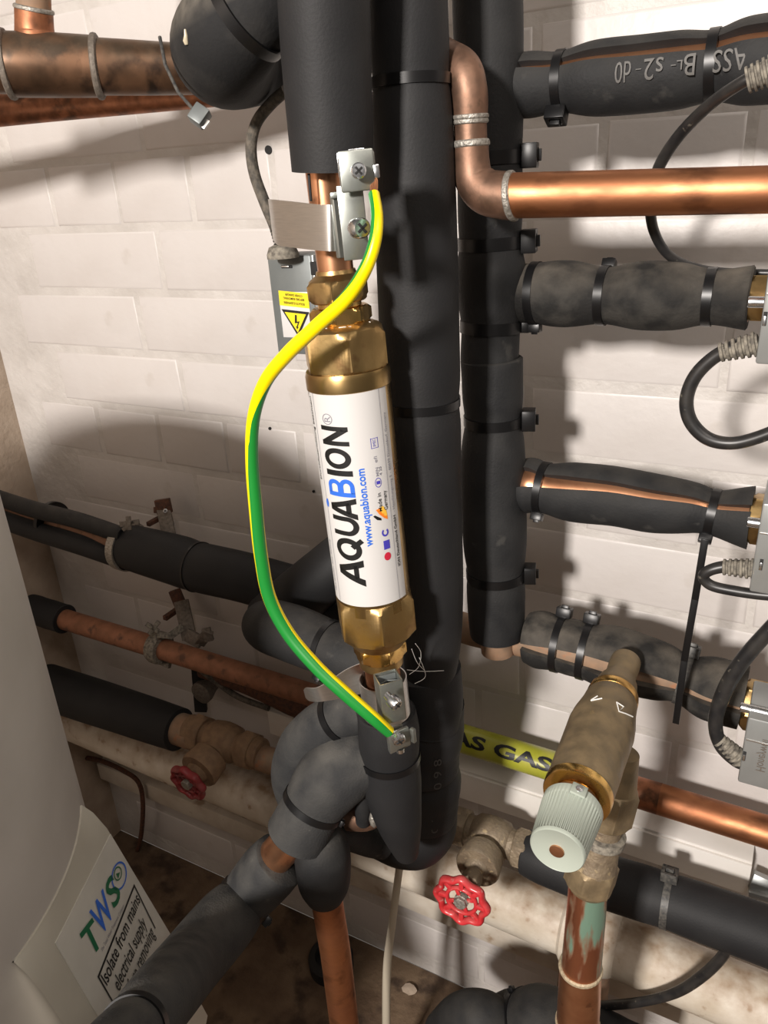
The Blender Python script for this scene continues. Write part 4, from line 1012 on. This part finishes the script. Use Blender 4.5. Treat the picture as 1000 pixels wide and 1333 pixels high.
# cast arrow marks picked out in white
for pts in (((803, 914), (806, 926), (812, 920), (803, 914)), ((806, 926), (815, 929), (824, 933)), ((770, 911), (778, 906)), ((769, 912), (784, 909))):
    bodyP = [(VA+VX*s, vr(wpx, s)) for s, wpx in ((vs(797, 908), 70), (vs(790, 928), 76), (vs(786, 938), 84))]
    bp = spline([(VA+VX*s, r) for s, r in sec([(905, 66), (912, 70), (924, 76), (940, 86), (960, 89)])], 8)
    L = [on_surface(u, v, bp, .0012) for u, v in pts]
    L = [x for x in L if x]
    if len(L) > 1: part('cast_mark', sweep(L, [.0005]*len(L), 6, (0, -1, 0)), 'fibre', mv)
for u, v, wpx in ((778, 930, 12),):
    s_ = on_surface(u, v, [(VA+VX*s, r) for s, r in sec([(940, 85), (912, 70)])])
# side outlet
OA = at(800, 1022, .235); OB = at(766, 1152, .25); OX = (OB-OA).normalized(); OL = (OB-OA).length
def orr(wp, t): return wp*zz(OA+OX*OL*t)/2000
ov = thing('valve_union', 'brass union with a pale gasket between the mixing valve and its patinated pipe', 'pipe fitting', OA)
n0 = orr(66, .15)/1.12
part('upper_nut', lathe(OA, OX, [(-.03, n0*.7)]+nut_prof(0, OL*.34, n0), 72, hexr=n0, ref=-CF), 'brass_dull', ov)
part('barrel', lathe(OA, OX, [(OL*.3, orr(46, .4)), (OL*.46, orr(48, .4)), (OL*.62, orr(54, .5)), (OL*.74, orr(58, .7)), (OL*.78, orr(60, .8))], 48), 'brass_dirty', ov)
part('gasket', lathe(OA, OX, [(OL*.44, orr(54, .4)), (OL*.45, orr(62, .4)), (OL*.52, orr(62, .4)), (OL*.53, orr(54, .4))], 48), 'relief', ov)
n1 = orr(66, .9)/1.12
part('lower_nut', lathe(OA, OX, nut_prof(OL*.76, OL*1.0, n1)+[(OL*1.03, n1*.86)], 72, hexr=n1, ref=-CF+CX*.5), 'brass_dull', ov)
pp = thing('copper_pipe', 'copper pipe streaked with green and purple patina, dropping from the mixing valve', 'pipe', at(763, 1200, .25))
Pp1 = path([(766, 1140, .25, 49), (763, 1190, .25, 50), (756, 1266, .25, 51)], 8); tube('straight', Pp1, 'patina', pp, seg=36)
Pp2 = path([(756, 1258, .25, 53), (754, 1300, .25, 54), (752, 1334, .25, 54)], 6); tube('sleeve', Pp2, 'copper_new', pp, seg=36)
Pp3 = path([(752, 1330, .25, 50), (748, 1420, .25, 51)], 6); Pp3.append((Vector((Pp3[-1][0].x, Pp3[-1][0].y, 0)), Pp3[-1][1])); tube('straight', Pp3, 'copper_new', pp, seg=36)
ring_on('solder_joint', Pp2, 756, 1260, .0045, .0013, 'flux', pp); ring_on('solder_joint', Pp2, 752, 1331, .0045, .0013, 'flux', pp)

# ================================================================== GAS PIPE, TRUNKING, WASTE PIPE
gp = thing('gas_pipe', 'wall-mounted copper gas pipe wrapped in yellow GAS tape at its left end', 'pipe', at(820, 1025, .05))
Pg = path([(540, 942, .05, 37.5), (1070, 1105, .05, 41)], 32); Pg = [(p, .0160) for p, r in Pg]
tube('copper_pipe', Pg[20:], 'copper', gp, seg=36)
tube('copper_dark_band', [(p, r*1.01) for p, r in Pg[15:22]], 'copper_rust', gp, seg=36)
Pty = [(p, r*1.03) for p, r in Pg[:17]]; ty = tube('tape', Pty, 'yellow', gp, seg=36)
c = Cyl(Pty[0][0], Pty[-1][0], Pty[-1][1], .0007)
for s, ua, ub, va in (('GAS', 566, 637, 962), ('GAS', 648, 722, 975), ('GAS', 734, 806, 1000)):
    la = (at(ua, 965+(ua-605)*.3, .05)-c.A).dot(c.ax); lb = (at(ub, 965+(ub-605)*.3, .05)-c.A).dot(c.ax)
    V, Fc = cut_grid(*fitted(s, offset=.035), 8, 8)
    part('lettering', ([c.p(la+x*(lb-la), .42-y*.82) for x, y, _ in V], Fc), 'ink', ty, smooth=False)
x1 = at(975, 1150, .03).x; x0 = at(560, 1000, .03).x; zt = at(598, 1002, .03).z; zb = at(593, 1038, .03).z
xs = at(349, 930, .03).x
mb = MB(); mb.box(((xs+x1)/2, -.014, (zt+zb)/2), (1, 0, 0), (0, 1, 0), (0, 0, 1), (x1-xs)/2, .014, (zt-zb)/2, .0012)
o = part('trunking', mb, 'pvc', None, loc=((xs+x1)/2, 0, zb)); tag(o, 'white plastic cable trunking along the wall just below the gas pipe', 'trunking')
st_ = part('trunking_lid', MB().box(((xs+x1)/2, -.0295, (zt+zb)/2), (1, 0, 0), (0, 1, 0), (0, 0, 1), (x1-xs)/2, .0018, (zt-zb)/2-.003, .0008), 'pvc', o)
o = part('cable_bracket', MB().bar(at(978, 1146, .03), at(1010, 1160, .03), .02, .012, CD).bar(at(975, 1162, .04), at(1010, 1172, .04), .006, .01, CD), 'box', None); tag(o, 'grey metal bracket at the right end of the white trunking', 'bracket')
wpz = at(600, 1147, .06)
def wx(u, v): return at(u, v, .06).x
wp = thing('waste_pipe', 'large white-painted waste pipe, brown with dust on top, low along the wall', 'pipe', wpz)
za, zb2 = at(125, 948, .06), at(700, 1188, .06)
cl = lambda x: Vector((x, wpz.y, zb2.z + (za.z-zb2.z)*(x-zb2.x)/(za.x-zb2.x)))
rw = .0345
part('pipe_run', sweep([cl(-1.0), cl(-.6), cl(-.2), cl(.3)], [rw]*4, 44), 'soil', wp)
xc = wx(800, 1225)
part('joint_socket', lathe(cl(xc-.055), (1, 0, 0), [(-.004, rw), (0, rw+.005), (.05, rw+.005), (.056, rw+.003), (.06, rw)], 44), 'soil', wp)
part('branch', sweep([cl(xc-.03), cl(xc-.03)+Vector((.0, -.01, -.09)), Vector((cl(xc-.03).x, cl(xc-.03).y-.02, 0))], [.03, .03, .03], 36), 'copper_dusty', wp)
zr = at(456, 1130, .022).z; zr2 = at(456, 1152, .022).z
for nm, a, b in (('trim_1', zr2, zr),):
    mb = MB(); mb.box((-.3, -.011, (a+b)/2), (1, 0, 0), (0, 1, 0), (0, 0, 1), .71, .011, (b-a)/2, .002); o = part(nm, mb, 'ledge', None, loc=(-.3, 0, a)); o['kind'] = 'structure'

# ================================================================== ACTUATOR BOXES AT THE RIGHT EDGE
XA, YA, ZA = Vector((1, 0, 0)), Vector((0, 1, 0)), Vector((0, 0, 1))
def actuator(label, u, v, h, hgt, dep, nutpx, nh, slot, emb=None, rodpx=None):
    c = at(u, v, h); r = thing('valve_actuator', label, 'valve actuator', c, None)
    Wb = .085
    cc2 = c + XA*Wb/2 + YA*dep/2 + ZA*hgt/2
    cs = part('casing', MB().box(cc2, XA, YA, ZA, Wb/2, dep/2, hgt/2, .0016), 'box', r)
    part('lid_seam', MB().box(cc2-YA*(dep/2)+ZA*hgt*.18, XA, YA, ZA, Wb/2-.001, .0006, .0006, .0002), 'stainless', cs)
    if slot:
        sp = on_plane(slot[0], slot[1], c, YA)
        part('slot', MB().box(sp-YA*.0001, XA, YA, ZA, .0011, .0004, .0042, .0003), 'dark', cs)
        part('slot_tab', MB().box(sp-YA*.0006-ZA*.0012, XA, YA, ZA, .0008, .0004, .0028, .0003), 'screw', cs)
    if emb:
        V, Fc = fitted(emb)
        O = on_plane(*emb_px[0], c, YA); E = on_plane(*emb_px[1], c, YA); W_ = .0062
        part('embossed_name', ([O+(E-O)*x+(XA*W_)*y-YA*.0004 for x, y, _ in V], Fc), 'stainless', cs, smooth=False)
    n = at(nutpx[0], nutpx[1], nh); rn_ = nutpx[2]*zz(n)/2000/1.1
    part('valve_nut', lathe(n, XA, nut_prof(0, .022, rn_), 72, hexr=rn_, ref=(0, -.4, 1)), 'brass', r)
    part('valve_body', lathe(n+XA*.022, XA, [(0, rn_*.8), (.06, rn_*.8)], 32), 'brass', r)
    q = at(nutpx[0]-2, nutpx[1]+5, h-.012); part('fixing_rod', lathe(q, XA, [(0, .0030), (.0005, .0034), (.03, .0034)], 20), 'screw', r)
    return r
emb_px = [(984, 1002), (993, 962)]
actuator('grey actuator casing at the right edge, topmost of three', 983, 474, .19, .062, .05, (976, 388, 62), .125, (996, 415))
actuator('grey actuator casing at the right edge, second of three from the top', 975, 770, .19, .066, .05, (975, 674, 66), .125, (991, 735))
actuator('grey actuator casing at the right edge, lowest of three, with an embossed name', 960, 1018, .20, .060, .05, (966, 915, 64), .125, (969, 984), 'Honeywell')

def cable(label, pts, mt='cable', n=10, rel=None, nm='cable', relh=None):
    P = path(pts, n); r = thing(nm, label, 'cable', P[0][0]); tube('sheath', P, mt, r, seg=18)
    if rel: relief(r, rel[0], *rel[1:5], 6, rel[5], rel[6], 'relief')
    return r
cable('black cable curving from the top right edge down behind the polished copper pipe', [(1040, 84, .20, 18), (1000, 93, .20, 17), (965, 108, .20, 16), (920, 140, .185, 16), (880, 182, .165, 16), (855, 225, .15, 15), (847, 270, .14, 14), (853, 305, .13, 13), (872, 333, .12, 12), (905, 348, .11, 11), (950, 354, .10, 10), (1040, 356, .10, 10)],
      rel=(.205, 972, 105, 1018, 86, .0068, .0085))
cable('black cable looping below the second branch from the topmost actuator', [(990, 447, .175, 19), (960, 451, .18, 19), (930, 465, .18, 18), (905, 490, .18, 18), (894, 520, .18, 18), (899, 548, .18, 18), (920, 570, .18, 18), (950, 577, .18, 17), (985, 570, .18, 17), (1040, 548, .18, 17)],
      rel=(.18, 937, 459, 988, 447, .0062, .0082))
cable('black cable in a tight flat loop beside the second actuator', [(985, 738, .175, 16), (950, 737, .178, 16), (925, 742, .18, 15), (916, 751, .18, 14), (926, 762, .18, 14), (955, 769, .18, 14), (1000, 775, .18, 14), (1050, 776, .18, 14)],
      rel=(.18, 941, 738, 985, 741, .0058, .0078))
cable('dusty black cable swinging down from the right edge to the lowest actuator', [(1040, 780, .19, 20), (1000, 822, .19, 20), (970, 856, .19, 20), (948, 890, .19, 20), (934, 925, .19, 19), (932, 950, .19, 18), (940, 972, .19, 18), (958, 990, .19, 17), (972, 996, .19, 16)],
      mt='cable', rel=(.19, 935, 962, 966, 990, .0058, .0080))
cable('black cable curving from under the lower foam pipe to the patinated pipe', [(955, 1215, .112, 14), (942, 1243, .114, 14), (915, 1270, .115, 14), (880, 1292, .116, 13), (835, 1304, .116, 12), (785, 1309, .116, 12), (720, 1310, .116, 12)])
cable('cream coloured cord hanging straight down below the bottom foam elbow', [(523, 1105, .18, 10), (520, 1130, .18, 10), (511, 1200, .18, 10), (504, 1260, .18, 11), (503, 1340, .18, 11), (503, 1420, .18, 12)], mt='cord')
cable('dark thin cable clipped to the rail beside the white tank', [(100, 985, .03, 6), (130, 990, .03, 6), (160, 1003, .03, 6), (180, 1018, .03, 6), (186, 1045, .03, 6), (184, 1085, .03, 6), (178, 1110, .02, 6)], mt='rust')
o = part('socket_box', MB().box(at(178, 1112, .02), XA, YA, ZA, .022, .018, .014, .002), 'ledge', None); tag(o, 'small dusty white box on the wall foot by the tank cover', 'box')

# black foam humps at the bottom edge
foam_pipe('foam_elbow', 'small black foam hump at the bottom edge, left of the larger one', [(575, 1345, .19, 50), (600, 1326, .19, 60), (628, 1325, .19, 66), (660, 1345, .18, 66)], m='foam', amp=.004, seed=71)
foam_pipe('foam_elbow', 'larger black foam elbow at the bottom edge beside the patinated pipe', [(640, 1372, .16, 88), (668, 1342, .17, 92), (702, 1332, .17, 92), (736, 1345, .16, 90), (770, 1376, .15, 84)],
    ties=[(688, 1334, (-.1, -1, 0), {'headscale': .7})], m='foam', amp=.004, seed=72)
foam_pipe('insulated_pipe', 'black foam insulated pipe crossing the bottom right corner below the cable', [(770, 1330, .13, 44), (800, 1345, .13, 46), (860, 1376, .13, 50)], m='foam_clean', seed=73, cat='insulated pipe')
# floor bits
fz = at(432, 1262, .06); fz.z = 0
d_ = ray(432, 1258); tt = -EYE.z/d_.z; fz = EYE+d_*tt
o = part('rubber_bung', lathe(fz, (0, 0, 1), [(0, .034), (.022, .035), (.026, .032), (.027, .024), (.010, .022)], 32), 'rubber_black', None, loc=fz); tag(o, 'round black rubber bung on the floor behind the dropping copper pipe', 'bung')
d_ = ray(533, 1290); q = EYE+d_*(-EYE.z/d_.z)
bm = bmesh.new(); bmesh.ops.create_icosphere(bm, subdivisions=2, radius=.009); rr = random.Random(9)
for v in bm.verts: v.co = Vector((v.co.x*1.3, v.co.y, v.co.z*.35))*rr.uniform(.88, 1.12)
bm.verts.ensure_lookup_table()
o = part('debris_chip', ([q+v.co+Vector((0, 0, .004)) for v in bm.verts], [[v.index for v in f.verts] for f in bm.faces]), 'plaster', None, loc=q); bm.free(); tag(o, 'small pale chip of debris lying on the brown floor', 'debris')
# cobweb strands by the lower nut
mb = MB()
for pts in (((541, 838, .28), (548, 850, .26), (545, 868, .255), (533, 878, .27)), ((536, 845, .28), (543, 862, .26), (552, 872, .25)), ((530, 872, .27), (552, 874, .25), (578, 873, .235)), ((546, 856, .255), (554, 880, .25), (540, 890, .26))):
    V, Fc = sweep([a for a, b in spline([(at(*p), .0003) for p in pts], 8)], [.00022]*25, 5); mb.add(V, Fc)
o = part('cobweb', mb, 'fibre', None); tag(o, 'wisp of white cobweb strands beside the lower hex nut', 'cobweb', kind='stuff')

# ================================================================== WHITE TANK
TC = Vector((-.6245, -.5837, 0)); TR = .23
tk = thing('water_tank', 'tall white plastic water softener tank filling the left edge', 'tank', TC)
V, Fc = lathe(TC, (0, 0, 1), [(0, TR*.97), (.01, TR), (.5, TR), (.955, TR), (.985, TR*.97), (1.002, TR*.88), (1.01, TR*.6)], 128)
part('shell', (V, Fc), 'tank', tk)
T1 = Vector((-.464, -.4075, .66)); T2 = Vector((-.394, -.531, .66)); Ht = (T1-T2).normalized()
No = Vector((.868, .497, 0)); Dd = (No*.2-ZA).normalized(); Np = Ht.cross(Dd); 
if Np.dot(No) < 0: Np = -Np
Hc = .16
a1 = T1+Np*.002; nu = 14
def ang(p): return math.atan2(p.y-TC.y, p.x-TC.x)
g1, g2 = ang(T1), ang(T2); rows = []
def flatpt(t, d): return T1.lerp(T2, t)+Np*.002+Dd*d
top = []
for i in range(nu+1):
    t = i/nu; g = g1+(g2-g1)*t; top.append(Vector((TC.x+math.cos(g)*(TR+.0015), TC.y+math.sin(g)*(TR+.0015), T1.z)))
rows.append([p-No*.02 for p in top]); rows.append(top)
for d in (.010, .030, .28): rows.append([top[i].lerp(flatpt(i/nu, d), 1) if d > .01 else (top[i]+Dd*d).lerp(flatpt(i/nu, d), .55) for i in range(nu+1)])
rows.append([p-No*.085 for p in rows[-1]])
for r in rows[1:]:
    r.insert(0, r[0]-No*.03-Ht*-.0); r.append(r[-1]-No*.03+Ht*.04)
rows[0].insert(0, rows[0][0]-No*.01); rows[0].append(rows[0][-1]-No*.01)
nw = nu+3; V = [p for r in rows for p in r]; Fc = []
for j in range(len(rows)-1):
    for i in range(nw-1): Fc.append([j*nw+i, j*nw+i+1, (j+1)*nw+i+1, (j+1)*nw+i])
cv = part('cover_plate', (V, Fc), 'plate', tk, sharp=28)
PP = a1
def pm(o, e, h, lift=.0005):
    O = on_plane(*o, PP, Np); E = on_plane(*e, PP, Np); H = on_plane(*h, PP, Np)
    return lambda x, y: O+(E-O)*x+(H-O)*y+Np*lift
# label sticker: corners
cs = [on_plane(u, v, PP, Np) for u, v in ((143, 1086), (71, 1228), (128, 1325), (150, 1362), (222, 1218))]
lb = part('label', ([p+Np*.0008 for p in cs]+[p+Np*.0001 for p in cs], [[0, 1, 2, 3, 4], [9, 8, 7, 6, 5]]+[[i, (i+1) % 5, 5+(i+1) % 5, 5+i] for i in range(5)]), 'sticker', cv, smooth=False)
def ptext(s, o, e, h, m, lift=.0014, **k):
    V, Fc = fitted(s, **k); f = pm(o, e, h, lift)
    part('lettering', ([f(x, y) for x, y, _ in V], Fc), m, lb, smooth=False)
KB = dict(offset=.02, shear=.1)
ptext('T', (118, 1246), (134, 1223), (101, 1217), 'green', **KB)
ptext('W', (131, 1218), (148, 1186), (114, 1188), 'blue', **KB)
ptext('S', (147, 1184), (157, 1163), (132, 1158), 'green', **KB)
f = pm((142, 1150), (154, 1125), (157, 1160), .0014)
part('logo_ring', ([pm((151, 1168), (167, 1140), (139, 1141), .0014)(x*1.0, y) for x, y, _ in ring_shape(.86)[0]], ring_shape(.86)[1]), 'blue', lb, smooth=False)
part('logo_ring', ([pm((151, 1151), (159, 1137), (144, 1138), .0014)(x, y) for x, y, _ in ring_shape(.8)[0]], ring_shape(.8)[1]), 'green', lb, smooth=False)
f = pm((151, 1147), (157, 1138), (147, 1139), .0016)
part('logo_arrow', ([f(.2, .1), f(.8, .5), f(.2, .9)], [[0, 1, 2]]), 'green', lb, smooth=False)
ptext('The Total Water Treatment Company', (131, 1240), (160, 1180), (129, 1236), 'ink_grey')
ptext('Isolate from mains', (137, 1284), (181, 1173), (128, 1270), 'ink', ymax=.72, offset=.012)
ptext('electrical supply', (153, 1292), (189, 1204), (144, 1277), 'ink', ymax=.72, offset=.012)
ptext('before removing', (166, 1306), (200, 1217), (157, 1291), 'ink', ymax=.72, offset=.012)
for o_, e_, h_ in (((125, 1272), (173, 1151), (126.5, 1274.5)), ((125, 1272), (126.0, 1269.5), (147, 1310)), ((173, 1151), (172.2, 1153), (201, 1208))):
    f = pm(o_, e_, h_, .0012); part('label_border', ([f(0, 0), f(1, 0), f(1, 1), f(0, 1)], [[0, 1, 2, 3]]), 'ink', lb, smooth=False)
